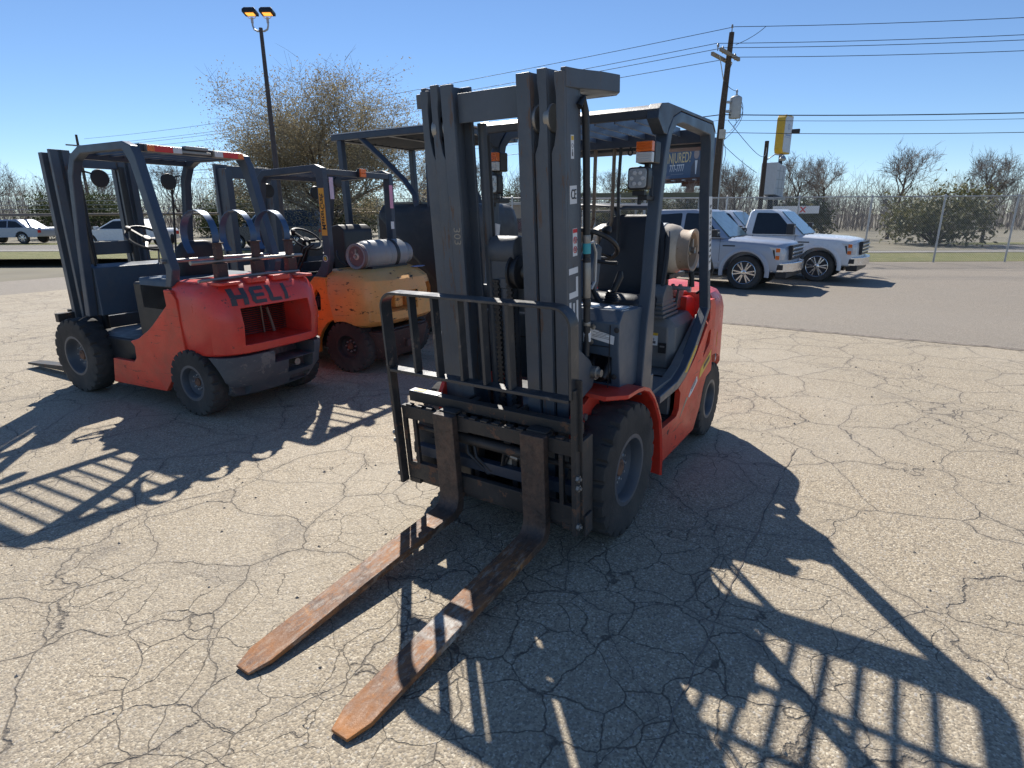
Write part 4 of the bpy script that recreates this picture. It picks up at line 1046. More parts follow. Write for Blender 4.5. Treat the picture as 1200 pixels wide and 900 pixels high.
# body, hood, guard, mast
q = MB(); q.box(-1.50, .1, -.44, .44, .2, .52); q.box(-1.46, -.75, -.40, .40, .52, 1.02); build(q, 'body', BLACK, HT, bevel=.02)
for s in (1, -1): q = MB(); q.prism(side, 'y', s*.50, s*.54); build(q, 'side_panel', REDSCR, HT, bevel=.006)
q = MB(); q.loft([[(-.85,-.40,z), (-.85,.40,z), (-1.50+g,.40-g,z), (-1.50+g,-.40+g,z)] for z, g in ((.8,0), (1.03,0), (1.06,.03))]); build(q, 'engine_hood', COWL, HT, bevel=.01)
simple_wheel(HT, (-1.58,.465,.27), 1, .27, .17, .13)
simple_wheel(HT, (-1.58,-.465,.27), -1, .27, .17, .13)
simple_wheel(HT, (0,.50,.335), 1, .335, .19, .165)
simple_wheel(HT, (0,-.50,.335), -1, .335, .19, .165)
gl = [(-.16,.70), (-.24,1.3), (-.34,1.90), (-.42,2.03), (-.56,2.09), (-1.16,2.09), (-1.26,2.055), (-1.30,1.98), (-1.52,1.15), (-1.47,1.02), (-1.40,1.02), (-1.44,1.15), (-1.22,1.93), (-1.15,2.03), (-.58,2.03), (-.47,1.98), (-.40,1.86), (-.30,1.3), (-.23,.70)]
for s in (1, -1):
    q = MB(); q.prism(gl, 'y', s*.45, s*.52); build(q, 'guard_side_frame', GUARD, HT, bevel=.008, seg=3)
q = MB(); q.box(-1.26, -1.19, -.45, .45, 2.02, 2.075); rb = build(q, 'guard_rear_beam', GUARD2, HT, bevel=.005)
q = MB(); q.box(-.46, -.40, -.45, .45, 2.0, 2.06); build(q, 'guard_front_beam', GUARD2, HT, bevel=.005)
for i in range(7):
    q = MB(); y = -.45+.9*(i+1)/8; q.obox((-.82, y, 2.055), (.74, .008, .05), (.25,0,0)); build(q, 'guard_slat', GUARD2, HT, smooth=0)
for s in (1, -1):    # tail light bars on the rear beam
    q = MB(); q.box(-1.30, -1.262, s*.14, s*.42, 2.015, 2.068); tl_ = build(q, 'tail_light', DULLM, HT, bevel=.004)
    for ya, yb, m_ in ((.365,.42,AMBER), (.22,.364,REDLENS), (.145,.219,CLEARLENS)):
        q = MB(); q.box(-1.309, -1.30, s*ya, s*yb, 2.02, 2.063); build(q, 'lens', m_, tl_, bevel=.003)
q = MB(); q.box(-1.29, -1.24, -.10, .10, 2.06, 2.085); q.box(-1.28, -1.255, -.13, .13, 2.03, 2.05); build(q, 'number_plate_lamp', DULLM, HT, bevel=.003)
# empty gas-tank cradle: rails, posts and two big curved straps
for z, x in ((1.215, -1.80), (1.215, -1.45)):
    q = MB(); q.tube([(x,-.50,z), (x,.55,z)], .016, 10); build(q, 'cradle_rail', DULLM, HT)
q = MB(); q.tube([(-1.86,-.40,1.085), (-1.88,0,1.095), (-1.86,.55,1.085)], .012, 8); build(q, 'top_rod', DULLM, HT)
for y in (-.36, -.02, .32):
    q = MB(); q.box(-1.84, -1.78, y-.045, y+.045, 1.09, 1.20); q.box(-1.83, -1.79, y-.03, y+.03, 1.23, 1.345); q.box(-1.84, -1.78, y-.04, y+.04, 1.345, 1.355); build(q, 'cradle_bracket', DARKRUST, HT, bevel=.004)
    q = MB(); n = 14; pts = [(-1.62+.19*math.cos(a), 1.40+.19*math.sin(a)) for a in [math.pi*(-.25)+math.pi*1.35*i/n for i in range(n+1)]]
    v = []
    for (x, z) in pts: v += [(x, y-.03, z), (x, y+.03, z), (x*.999+.0, y+.03, z+.006), (x*.999, y-.03, z+.006)]
    f = [(i*4+k, i*4+(k+1) % 4, (i+1)*4+(k+1) % 4, (i+1)*4+k) for i in range(n) for k in range(4)]; q.add(v, f)
    if y > -.3 or True: build(q, 'curved_strap', plain('blue_grey_strap', (.055,.11,.20), .35, .3) if 'blue_grey_strap' not in bpy.data.materials else bpy.data.materials['blue_grey_strap'], HT)
add_seat(HT, -.62, 0, .74, s=.9)
add_steering(HT, (-.40,.0,1.36), .17, rad(-35))
for s in (1, -1):
    q = MB(); q.prism([(0,.12), (.16,.12), (.16,2.12), (0,2.12)], 'y', s*.26, s*.30); q.prism([(.14,.12), (.20,.12), (.20,2.10), (.14,2.10)], 'y', s*.24, s*.36); q.prism([(0,.12), (.04,.12), (.04,2.12), (0,2.12)], 'y', s*.20, s*.36)
    o = build(q, 'mast_rail', STEEL, HT, bevel=.003); o.location = (.20,0,0)
    q = MB(); q.tube([(.16,s*.20,.2), (.16,s*.20,2.0)], .03, 12); build(q, 'lift_cylinder', BLACK, HT)
    q = MB(); q.lathe([(.0,0), (.07,.004), (.075,.02), (.055,.045), (.02,.055), (0,.056)], c=(-.40, s*.30, 1.86), axis='x', n=18); q.tube([(-.36,s*.30,1.86), (-.36,s*.36,1.90), (-.36,s*.44,1.92)], .008, 6); build(q, 'mirror', BLACK, HT)
    q = MB(); q.tube([(-.28,s*.40,1.9), (-.22,s*.40,1.5), (-.20,s*.38,1.2), (-.18,s*.36,1.0)], .012, 6); build(q, 'cable', BLACK, HT)
for z in (.5, 1.2, 1.98): q = MB(); q.box(.21, .25, -.30, .30, z, z+.12); build(q, 'mast_cross_member', STEEL, HT, bevel=.003)
q = MB(); q.prism([(-.10,.70), (-.04,1.08), (-.10,1.14), (-.28,1.12), (-.28,.70)], 'y', -.44, .44); build(q, 'cowl', COWL, HT, bevel=.01)
for i in range(3): add_lever(HT, (-.25, -.30+i*.07, 1.10), (-.30, -.30+i*.07, 1.32))
for y in (-.31, .31):
    q = MB(); q.prism([(.42,.70),(.46,.70),(.46,.12),(1.5,.06),(1.5,.04),(.42,.05)], 'y', y-.06, y+.06); build(q, 'fork', CARR, HT, bevel=.003)
q = MB(); q.box(.36, .42, -.5, .5, .22, .30); q.box(.36, .42, -.5, .5, .60, .68); build(q, 'carriage', CARR, HT, bevel=.003)

# ================================================================== battered orange and yellow truck with a gas tank
YT = thing('forklift', 'battered orange and yellow forklift carrying a grey gas cylinder on its scratched counterweight', 'forklift', (-1.80,-4.63,0), rad(-85))
q = MB(); lv = [(.47, -1.46, -1.86, .50, .62, 0), (.50, -1.44, -1.95, .54, .60, 0), (.54, -1.43, -2.0, .55, .60, 0), (.80, -1.38, -2.01, .55, .60, 0), (.93, -1.36, -1.97, .53, .60, 0), (1.0, -1.35, -1.88, .48, .60, .0), (1.03, -1.35, -1.80, .43, .62, .0)]
q.loft(cw_rings(lv, n=34)); ycw = build(q, 'counterweight', YELLOWCW, YT, smooth=50)
c = taper_box(-2.3, -1.82, -.08, .36, .63, .80, .03); c3 = MB(); c3.lathe([(.33, .30), (.33, .8)], c=(-1.55, 0, .20), n=40); c4 = MB(); c4.lathe([(.33, -.8), (.33, -.30)], c=(-1.55, 0, .20), n=40)
c5 = taper_box(-2.3, -1.84, -.46, -.28, .70, .86, .012)
cut(ycw, [c, c3, c4, c5])
md = ycw.modifiers.new('bevel', 'BEVEL'); md.width = .012; md.segments = 3; md.limit_method = 'ANGLE'; md.angle_limit = rad(40)
q = MB(); q.box(-1.90, -1.83, .02, .14, .64, .78); build(q, 'recess_block', YELLOWCW, ycw, bevel=.01)
q = MB(); q.loft(cw_rings([(.12, -1.7, -1.86, .33, .7, 0), (.2, -1.68, -1.93, .38, .65, 0), (.42, -1.66, -1.97, .43, .6, 0)], n=24)); yl_ = build(q, 'lower_counterweight', DARKRUST, YT, bevel=.01)
q = MB(); q.box(-1.97, -1.90, -.07, .07, .22, .30); build(q, 'tow_bracket', DARKRUST, yl_, bevel=.004)
q = MB(); q.box(-1.40, .1, -.42, .42, .2, .5); q.box(-1.9, -1.2, -.36, .36, .3, .44); q.box(-1.2, -.70, -.40, .40, .5, .95); build(q, 'body', BLACK, YT, bevel=.02)
ysd = [(-.50,.20), (-.50,.42), (-.80,.42), (-.90,.66), (-1.22,.96), (-1.36,.955), (-1.40,.70), (-1.44,.545), (-1.34,.50), (-1.25,.40), (-1.20,.30), (-1.19,.18)]
for s in (1, -1):
    q = MB(); q.prism(ysd, 'y', s*.50, s*.55); o = build(q, 'side_panel', ORANGE, YT)
    c = MB(); c.prism(rounded([(-1.13,.62), (-1.27,.62), (-1.28,.78), (-1.23,.84), (-1.15,.72)], .02, 3), 'y', -2, 2); cut(o, [c])
    md = o.modifiers.new('bevel', 'BEVEL'); md.width = .008; md.segments = 2; md.limit_method = 'ANGLE'; md.angle_limit = rad(40)
    q = MB(); q.box(-1.23, -1.17, s*.551, s*.5525, .555, .58); d_ = build(q, 'small_label', WHITE, o, smooth=0)
    simple_wheel(YT, (-1.55, s*.44, .265), s, .265, .17, .125, plain('dark_rim', (.040,.038,.038), .6) if 'dark_rim' not in bpy.data.materials else bpy.data.materials['dark_rim'], rz=rad(6))
    simple_wheel(YT, (0, s*.47, .32), s, .32, .19, .16)
    gy = [(-.30,.90), (-.50,1.80), (-.52,1.93), (-.60,1.99), (-1.33,2.015), (-1.42,1.98), (-1.43,1.90), (-1.43,1.30), (-1.43,1.15), (-1.38,1.0), (-1.16,.76), (-.85,.60), (-.60,.60),
          (-.60,.68), (-.84,.69), (-1.08,.84), (-1.29,1.06), (-1.345,1.18), (-1.335,1.92), (-1.28,1.95), (-.63,1.925), (-.58,1.88), (-.56,1.78), (-.37,.90)]
    q = MB(); q.prism(gy, 'y', s*.455, s*.52); gsd = build(q, 'guard_side_frame', GUARD2, YT, bevel=.008, seg=3)
    if s > 0:
        q = MB(); q.box(-1.425, -1.355, .5205, .522, 1.36, 1.80); st_ = build(q, 'dealer_decal', YELLOWD := plain('orange_yellow_decal', (.80,.40,.05), .45), gsd, smooth=0)
        text_obj('MasterCraft', 'lettering', INK, .072, frame((-1.39, .5225, 1.58), (0,0,1), (-1,0,0)), st_, sx=.95, bold=.0012)
        q = MB(); q.lathe([(0,.5205), (.032,.5205), (.032,.5225), (0,.5225)], c=(-1.37,0,1.14), n=20); rs = build(q, 'round_sticker', WHITE, gsd, smooth=0)
        q = MB(); q.lathe([(0,.5226), (.026,.5226), (.026,.5232), (0,.5232)], c=(-1.37,0,1.14), n=20); build(q, 'green_disc', plain('green_ink', (.08,.30,.16), .5), rs, smooth=0)
        q = MB(); q.prism([(-1.385,1.125),(-1.36,1.12),(-1.352,1.15),(-1.375,1.158)], 'y', .5233, .5238); build(q, 'yellow_mark', YELLOW, rs, smooth=0)
q = MB(); q.box(-1.42, -1.35, -.455, .455, 1.92, 1.975); build(q, 'guard_rear_beam', GUARD2, YT, bevel=.005)
q = MB(); q.box(-.60, -.54, -.455, .455, 1.91, 1.965); build(q, 'guard_front_beam', GUARD2, YT, bevel=.005)
for i in range(6):
    q = MB(); y = -.455+.91*(i+1)/7; q.obox((-.98, y, 1.965), (.74, .008, .04), (.25,0,0)); build(q, 'guard_slat', GUARD2, YT, smooth=0)
for s in (0,):
    q = MB(); q.box(-1.455, -1.422, s*.14-.045, s*.14+.045, 1.915, 2.0); lh = build(q, 'lamp_housing', BLACK, YT, bevel=.004)
    q = MB(); q.box(-1.475, -1.4555, s*.14-.04, s*.14+.04, 1.92, 1.955); build(q, 'red_lens', AMBER, lh, bevel=.003)
    q = MB(); q.box(-1.475, -1.4555, s*.14-.04, s*.14+.04, 1.957, 1.997); build(q, 'amber_lens', AMBER, lh, bevel=.003)
q = MB(); q.lathe([(.0,-1.36), (.04,-1.36), (.05,-1.38), (.05,-1.41), (0,-1.42)], c=(0,.30,1.86), axis='x', n=16); build(q, 'back_lamp', BLACK, YT)
for y, z0, z1, m_ in ((-.46,1.62,1.86,plain('pink_decal', (.75,.35,.50), .5)), (-.455,1.40,1.48,WHITE), (.425,1.70,1.90,plain('pale_pink_decal', (.62,.50,.60), .5)), ):
    q = MB(); q.box(-1.4385, -1.434, y-.025, y+.025, z0, z1); build(q, 'leg_decal', m_, YT, smooth=0)
q = MB(); q.lathe([(.0,1.20), (.035,1.20), (.038,1.22), (.038,1.50), (.028,1.53), (0,1.54)], c=(-1.30,.40,0), axis='z', n=16); fx = build(q, 'fire_extinguisher', REDLENS, YT)
q = MB(); q.lathe([(.0385,1.40), (.0395,1.40), (.0395,1.48), (.0385,1.48)], c=(-1.30,.40,0), axis='z', n=16); build(q, 'white_band', WHITE, fx)
q = MB(); q.lathe([(.012,1.54), (.012,1.57), (.02,1.58), (0,1.60)], c=(-1.30,.40,0), axis='z', n=10); build(q, 'valve', BLACK, fx)
tk2 = add_tank(YT, (-1.62, -.02, 1.155), 0, TANKG, L=.68, R=.150, straps=(-.10,), strap_m=BLACK, collar_m=TANKG)
q = MB(); q.lathe([(0,.345), (.115,.345), (.128,.350), (.128,.385), (.118,.390), (.112,.372), (0,.372)], n=28); build(q, 'end_cap', paint('reddish_cap', (.17,.11,.11), .5, chip=(.4,.3,.25), chip_amt=.8), tk2)
q = MB(); q.lathe([(0,.374), (.035,.374), (.030,.385), (0,.388)], n=16); build(q, 'valve_wheel', TANK, tk2)
q = MB(); q.box(-1.75, -1.48, -.28, .28, 1.02, 1.05); build(q, 'tank_cradle', BLACK, YT, bevel=.004)
q = MB(); q.prism([(-1.80,-.42), (-1.86,-.44), (-1.905,-.34), (-1.87,-.24), (-1.80,-.26)], 'z', 1.0, 1.004); q.v = [(x, y, z+.018) for x, y, z in q.v]; build(q, 'blue_label', plain('faded_blue_label', (.22,.30,.52), .5, var=.3, scale=30), YT)
q = MB(); q.prism(rounded([(-1.15,.98), (-1.15,1.44), (-1.26,1.46), (-1.33,1.40), (-1.33,.98)], .03, 3), 'y', -.24, .20); build(q, 'backrest', BLACK, YT, bevel=.02, seg=3)
q = MB(); q.prism(rounded([(-.70,.98), (-.70,1.06), (-1.15,1.10), (-1.15,.98)], .03, 3), 'y', -.24, .22); build(q, 'seat', VINYL, YT, bevel=.02, seg=3)
q = MB(); q.tube([(-1.30,.28,1.20), (-1.35,.34,1.16), (-1.42,.37,1.10), (-1.5,.36,1.06)], .010, 8); build(q, 'gas_hose', BLACK, YT)
q = MB(); q.prism([(-.30,.55), (-.26,1.10), (-.34,1.16), (-.48,1.12), (-.46,.55)], 'y', -.44, .46); q.box(-1.15, -.40, .16, .46, .64, .74); build(q, 'cowl', COWL, YT, bevel=.01)
add_steering(YT, (-.64,.06,1.30), .175, rad(-38), m=CHROME if False else BLACK)
q = MB(); q.prism([(-.38,1.05), (-.34,1.08), (-.60,1.32), (-.66,1.29), (-.55,1.05)], 'y', .0, .12); build(q, 'steering_column', BLACK, YT, bevel=.008)
for i in range(2): q = MB(); q.tube([(-.75,.30+i*.05,.75), (-.77,.31+i*.05,1.0), (-.95,.34+i*.05,1.22), (-1.05,.35+i*.05,1.26)], .010, 8); build(q, 'grab_handle', BLACK, YT)
q = MB(); q.prism(rounded([(-.44,1.0),(-.40,1.0),(-.42,1.22),(-.50,1.26),(-.52,1.20)], .01, 2), 'y', -.32, -.10); build(q, 'dash_cover', PLASTIC, YT, bevel=.006)
for s in (1, -1):
    q = MB(); q.prism([(.0,.12), (.18,.12), (.18,2.05), (0,2.05)], 'y', s*.26, s*.34); q.prism([(.14,.12), (.18,.12), (.18,2.10), (.14,2.10)], 'y', s*.20, s*.36); o = build(q, 'mast_rail', STEEL, YT, bevel=.003); o.location = (.18,0,0)
    q = MB(); q.lathe([(.0,0), (.07,.004), (.075,.02), (.055,.045), (0,.056)], c=(-.46, s*.33, 1.80), axis='x', n=18); q.tube([(-.44,s*.33,1.80), (-.46,s*.38,1.86), (-.50,s*.44,1.90)], .008, 6); build(q, 'lamp', BLACK, YT)
for z in (1.0, 1.95): q = MB(); q.box(.20, .24, -.3, .3, z, z+.13); build(q, 'mast_cross_member', STEEL, YT, bevel=.003)

# ================================================================== large dark truck behind
BT = thing('forklift', 'tall dark forklift with a rounded black rear body standing behind the orange one', 'forklift', (-4.0,-5.55,0), rad(-88))
DARKB = paint('black_body_paint', (.030,.031,.034), .5, chip=(.12,.10,.08), chip_amt=.6, dirt=(.10,.09,.08), dirt_amt=.5)
TANTOP = paint('sunlit_tan_top', (.36,.29,.20), .6, dirt=(.2,.16,.12), dirt_amt=.5)  # tan stands for sunlight on the dark body's top
prof = rounded([(-.95,.45), (-.95,1.66), (-1.15,1.69), (-2.35,1.69), (-2.42,1.45), (-2.42,.45)], [0,.05,.3,.35,.1,.05], 7)
def hoodbody(y0, y1, m_, name, P, parent, r=.16):
    rings = []
    zc = 1.0
    for y, k in ((y0, .86), (y0+.03, .93), (y0+.09, .98), (y0+.18, 1.0), (y1-.18, 1.0), (y1-.09, .98), (y1-.03, .93), (y1, .86)):
        rings.append([((x+1.6)*(.5+.5*k)-1.6, y, zc+(z-zc)*k) for x, z in P])
    q = MB(); q.loft(rings); return build(q, name, m_, parent, smooth=60)
hb_ = hoodbody(-.75, .85, DARKB, 'rear_body', [(x-.27 if x > -1.2 else x-.05, z) for x, z in prof], BT)
q = MB(); q.box(-1.85, -1.27, -.62, .70, 1.680, 1.712); build(q, 'sunlit_top_slab', TANTOP, BT, bevel=.01)  # added slab, its tan colour paints the sunlit top of the body
q = MB(); q.box(-2.3, .1, -.6, .7, .3, .9); build(q, 'chassis', BLACK, BT, bevel=.03)
for s in (1, -1):
    ym = s*.72+.05
    q = MB(); q.bar((-.66, ym, .6), (-.58, ym, 2.5), .08, .08); build(q, 'guard_front_leg', GUARD2, BT, bevel=.01)
    q = MB(); q.tube([(-.90, ym, 2.55), (-1.30, ym, 2.25), (-1.66, ym, 1.96), (-1.80, ym, 1.80), (-1.84, ym, 1.60)], .045, 4); build(q, 'guard_rear_leg', GUARD2, BT, bevel=.008)
    q = MB(); q.box(-2.45, -.44, ym-.04, ym+.04, 2.50, 2.575); q.box(-2.12, -2.03, ym-.04, ym+.04, 1.60, 2.50); build(q, 'guard_side_rail', GUARD2, BT, bevel=.008)
    simple_wheel(BT, (-.2, s*.70, .42), s, .42, .26, .22); simple_wheel(BT, (-1.7, s*.62, .34), s, .34, .22, .17)
for x in (-.48, -1.4, -2.4):
    q = MB(); q.box(x-.04, x+.04, -.66, .76, 2.505, 2.57); build(q, 'guard_cross_bar', GUARD2, BT, bevel=.004)
for i in range(9):
    q = MB(); y = -.60+1.3*(i+.5)/9; q.obox((-1.45, y, 2.545), (1.9, .012, .07), (-.5,0,0)); build(q, 'guard_slat', GUARD2, BT, smooth=0)
q = MB(); q.box(-2.48, -.42, -.70, .80, 2.58, 2.592); build(q, 'roof_sheet', plain('pale_roof_sheet', (.55,.55,.55), .5), BT)
q = MB(); q.box(-.2, .2, -.5, .5, .6, 1.15); build(q, 'cowl', COWL, BT, bevel=.02)
add_seat(BT, -.75, 0, 1.05)

# ================================================================== pickups, cars
def alloy(parent, loc, side, R=.415, w=.26):
    """road wheel: tyre > rim, spokes"""
    t = MB(); h = w/2; ri = R*.64
    pr = [(ri, -h*.8), (R*.78, -h), (R*.93, -h*.97), (R*.985, -h*.80), (R, -h*.5)]
    pr = pr+[(r, -a) for r, a in pr[::-1]]
    t.lathe(pr, n=48, close=True); ty = build(t, 'tyre', RUBBER, parent, smooth=40)
    ty.location = loc; ty.rotation_euler = (0, 0, 0 if side > 0 else math.pi)
    r = MB(); r.lathe([(ri+.006, h*.86), (ri-.012, h*.86), (ri-.02, h*.6), (ri-.03, 0), (0, 0)], n=48); r.lathe([(ri+.006, h*.86), (ri+.004, -h*.8)], n=48); build(r, 'rim_barrel', BLACK, ty, smooth=35)
    s_ = MB()
    for i in range(6):
        for da in (-.17, .17):
            a = 2*math.pi*i/6+da; b = 2*math.pi*i/6+da*.5
            s_.bar((math.cos(b)*R*.08, h*.80, math.sin(b)*R*.08), (math.cos(a)*(ri-.008), h*.78, math.sin(a)*(ri-.008)), R*.085, .022, (0,1,0))
    build(s_, 'spokes', CHROME, ty, bevel=.004); c = MB(); c.lathe([(R*.15, h*.72), (R*.15, h*.90), (R*.11, h*.94), (0, h*.94)], n=20); build(c, 'hub_cap', CHROME, ty)
    lip = MB(); lip.lathe([(ri-.012, h*.80), (ri+.004, h*.90), (ri+.012, h*.88), (ri+.006, h*.78)], n=48, close=True); build(lip, 'rim_lip', CHROME, ty)
    return ty

def greenhouse(parent, m, lo, hi, hw0, hw1, z0, z1, name='cab'):
    """lo/hi: (x at rear, x at front) at belt z0 and roof z1"""
    q = MB(); rings = []
    for t, k in ((0, 0), (.5, .5), (.86, .86), (.96, .97), (1, 1.02)):
        z = z0+(z1-z0)*t; xr = lo[0]+(hi[0]-lo[0])*k; xf = lo[1]+(hi[1]-lo[1])*k; hw = hw0+(hw1-hw0)*k
        if t > .9: xr += .04*(t-.9)*10; xf -= .05*(t-.9)*10; hw -= .03*(t-.9)*10
        c = .10
        rings.append([(xr, -hw+c, z), (xr, hw-c, z), (xr+c*.6, hw, z), (xf-c*1.2, hw, z), (xf, hw-c*1.2, z), (xf, -hw+c*1.2, z), (xf-c*1.2, -hw, z), (xr+c*.6, -hw, z)])
    q.loft(rings); return build(q, name, m, parent, bevel=.025, seg=3, smooth=45)

def side_glass(parent, pts, hw0, hw1, z0, z1, s, m=GLASSD, name='window', off=.008):
    """pane polygon (x,z) laid on the leaning cab side"""
    q = MB(); v = []
    for d in (off, off-.012):
        for x, z in pts:
            y = hw0+(hw1-hw0)*(z-z0)/(z1-z0)+d; v.append((x, s*y, z))
    n = len(pts); q.add(v, [tuple(range(n)), tuple(range(2*n-1, n-1, -1))]+[(i, (i+1) % n, n+(i+1) % n, n+i) for i in range(n)])
    return build(q, name, m, parent, smooth=0)

def pickup(name, label, loc, rz, body_m, L=5.75, W=1.98, crew=True, trim=CHROME, big_mirror=False, scale=1.0, group=None):
    """x forward, origin under the front axle; nose at +.95"""
    t = thing(name, label, 'pickup truck', loc, rz, group)
    hw = W/2; rear = -(L-.95); wb = -3.55 if crew else -3.3
    prof = [(.93,.42), (.97,.62), (.95,.98), (.88,1.10), (.55,1.16), (-.35,1.21), (-.62,1.23), (rear,1.25), (rear,.50), (-.6,.44), (.60,.42)]
    q = MB(); rings = []
    for y, k, dz in ((-hw+.03, .975, -.03), (-hw, .99, -.10), (-hw+.0, 1.0, 0), ):
        pass
    RP_ = rounded(prof, [.05,.1,.12,.15,.3,.3,.1,.05,.05,.05,.05], 4)
    for f_ in (-1, -.985, -.95, -.88, -.72, -.45, 0, .45, .72, .88, .95, .985, 1):
        a_ = abs(f_); ins = .085 if a_ == 1 else .045 if a_ > .98 else .018 if a_ > .94 else 0; ring = []
        for x, z in RP_:
            rt_ = .17*a_**3*max(0, min(1, (x-.30)/.6)); zz = z
            if z > .9: zz = z-ins-.03*a_*a_
            elif z < .6: zz = z+ins*.7
            if x > -.5 and z > 1.05 and .2 < a_ < .8: zz += .018
            ring.append((x-rt_-(ins*.6 if x > .8 else 0), f_*hw, zz))
        rings.append(ring)
    q.loft(rings)
    b = build(q, 'body', body_m, t)
    cs = []
    for x in (0, wb):
        for s in (1, -1):
            c = MB(); c.lathe([(.50, min(s*.62, s*1.2)), (.50, max(s*.62, s*1.2))], c=(x, 0, .40), n=40); cs.append(c)
    c = MB(); c.box(rear+.08, -2.62 if crew else -2.05, -hw+.10, hw-.10, .75, 1.6); cs.append(c)
    cut(b, cs)
    md = b.modifiers.new('bevel', 'BEVEL'); md.width = .012; md.segments = 2; md.limit_method = 'ANGLE'; md.angle_limit = rad(50); md.harden_normals = True
    for s in (1, -1):
        for x in (0, wb):
            q = MB(); n = 20; v = []       # raised arch lip
            for i in range(n+1):
                a = math.pi*(-.05)+math.pi*1.10*i/n
                for r_, yy in ((.503, hw-.02), (.503, hw+.022), (.525, hw+.030), (.60, hw+.006), (.60, hw-.02)): v.append((x+r_*math.cos(a), s*yy, .40+r_*math.sin(a)))
            q.add(v, [(i*5+k, i*5+(k+1) % 5, (i+1)*5+(k+1) % 5, (i+1)*5+k) for i in range(n) for k in range(5)]); build(q, 'wheel_arch', body_m, t, smooth=50)
            alloy(t, (x, s*(hw-.16), .40), s)
            q = MB(); q.lathe([(.465, -.10), (.465, .10)], c=(x, s*(hw-.25), .40), n=30); 
        # lower crease, door seams, handles
        xs = [-.62, -1.62, -2.55] if crew else [-.62, -1.75]
        for x in xs:
            q = MB(); q.box(x-.004, x+.004, s*(hw-.004), s*(hw+.001), .52, 1.21); build(q, 'door_seam', INK, t, smooth=0)
        for x in xs[1:]:
            q = MB(); q.box(x+.10, x+.30, s*hw, s*(hw+.035), 1.06, 1.09); build(q, 'door_handle', body_m, t, bevel=.008)
        q = MB(); q.box(-2.9, -.58, s*(hw-.004), s*(hw+.012), .60, .66); build(q, 'side_moulding', body_m, t, bevel=.008)
        q = MB(); q.box(-.55, -.25, s*(hw-.002), s*(hw+.006), 1.02, 1.05); build(q, 'fender_badge', BLACK, t, bevel=.003)
        q = MB(); q.box(-2.6, -.62, s*(hw-.20), s*(hw-.02), .33, .38); build(q, 'running_board', BLACK, t, bevel=.01)
        # head lamp
        q = MB(); q.loft([[(x-(.0 if yy > hw-.05 else -.06), s*yy, z) for x, z in rounded([(.53,1.03), (.80,1.0), (.83,.86), (.81,.72), (.68,.74), (.64,.90)], .03, 3)] for yy in (hw-.16, hw-.03, hw+.004)]); hl = build(q, 'headlight', CLEARLENS, t, bevel=.01)
        for z in (.785, .955):
            q = MB(); q.box(.70, .79, s*(hw), s*(hw+.009), z-.045, z+.045); build(q, 'amber_marker', AMBER, hl, bevel=.004)
        q = MB(); q.prism([(.62,.96),(.67,.96),(.70,.76),(.68,.76)], 'y', s*hw, s*(hw+.006)); build(q, 'lamp_divider', BLACK, hl)
        q = MB(); q.box(-.78, -.60, s*(hw-.03), s*(hw+.10), 1.25, 1.31)
        mz = (1.24, 1.52) if big_mirror else (1.25, 1.42)
        q2 = MB(); q2.box(-.80, -.62, s*(hw+.06), s*(hw+.30), mz[0], mz[1]); q2.bar((-.7, s*(hw-.04), 1.27), (-.7, s*(hw+.1), 1.30), .05, .04)
        mi = build(q2, 'mirror', BLACK, t, bevel=.02); q = MB(); q.box(-.62, -.60, s*(hw+.10), s*(hw+.26), mz[1]-.09, mz[1]-.05); build(q, 'mirror_lamp', CHROME, mi, bevel=.004)
        q = MB(); q.box(rear-.01, rear+.08, s*(hw-.16), s*(hw+.004), .82, 1.18); build(q, 'tail_light', REDLENS, t, bevel=.01)
    # grille, bumpers
    q = MB(); q.box(.90, .985, -.62, .62, .72, 1.06); g = build(q, 'grille', BLACK, t, bevel=.01)
    for z in (.80, .89, .98):
        q = MB(); q.box(.985, 1.01, -.60, .60, z-.022, z+.022); build(q, 'grille_bar', trim, g, bevel=.008)
    q = MB(); q.prism(rounded([(.62, -hw+.0), (.88, -hw+.06), (1.05, -hw+.40), (1.12, 0), (1.05, hw-.40), (.88, hw-.06), (.62, hw-.0), (.60, hw-.06), (.90, 0), (.60, -hw+.06)], .04, 3), 'z', .44, .665); bp = build(q, 'front_bumper', trim, t, bevel=.02, seg=3)
    for s in (1, -1):
        q = MB(); q.prism([(.74,.50),(.88,.50),(.88,.62),(.74,.62)], 'y', s*(hw-.20), s*(hw-.012)); build(q, 'fog_lamp', BLACK, bp, bevel=.01)
    q = MB(); q.box(.70, .96, -hw+.1, hw-.1, .30, .44); build(q, 'air_dam', BLACK, t, bevel=.02)
    q = MB(); q.box(rear-.14, rear+.02, -hw+.05, hw-.05, .50, .68); build(q, 'rear_bumper', trim, t, bevel=.02)
    q = MB(); q.box(rear+.2, .6, -.5, .5, .28, .52); build(q, 'chassis', BLACK, t)
    # cab
    z0, z1 = 1.20, 1.90; hw0, hw1 = hw-.03, hw-.19
    rr = -2.66 if crew else -2.05
    lo, hi = (rr, -.45), (rr+.12, -1.18)
    greenhouse(t, body_m, lo, hi, hw0, hw1, z0, z1)
    for s in (1, -1):
        if crew:
            panes = [[(-.62,1.235), (-1.15,1.80), (-1.58,1.815), (-1.60,1.235)], [(-1.68,1.235), (-1.68,1.815), (-2.30,1.78), (-2.46,1.60), (-2.50,1.235)]]
        else: panes = [[(-.62,1.235), (-1.16,1.80), (-1.72,1.815), (-1.78,1.235)]]
        for P in panes: side_glass(t, rounded(P, .05, 3), hw0, hw1, z0, z1, s)
    # windscreen and rear window
    q = MB(); pw = []
    for (x, z, yy) in ((-.46,1.245,.80), (-1.10,1.845,.66)):
        pw += [(x+.012, -yy, z), (x+.012, yy, z)]
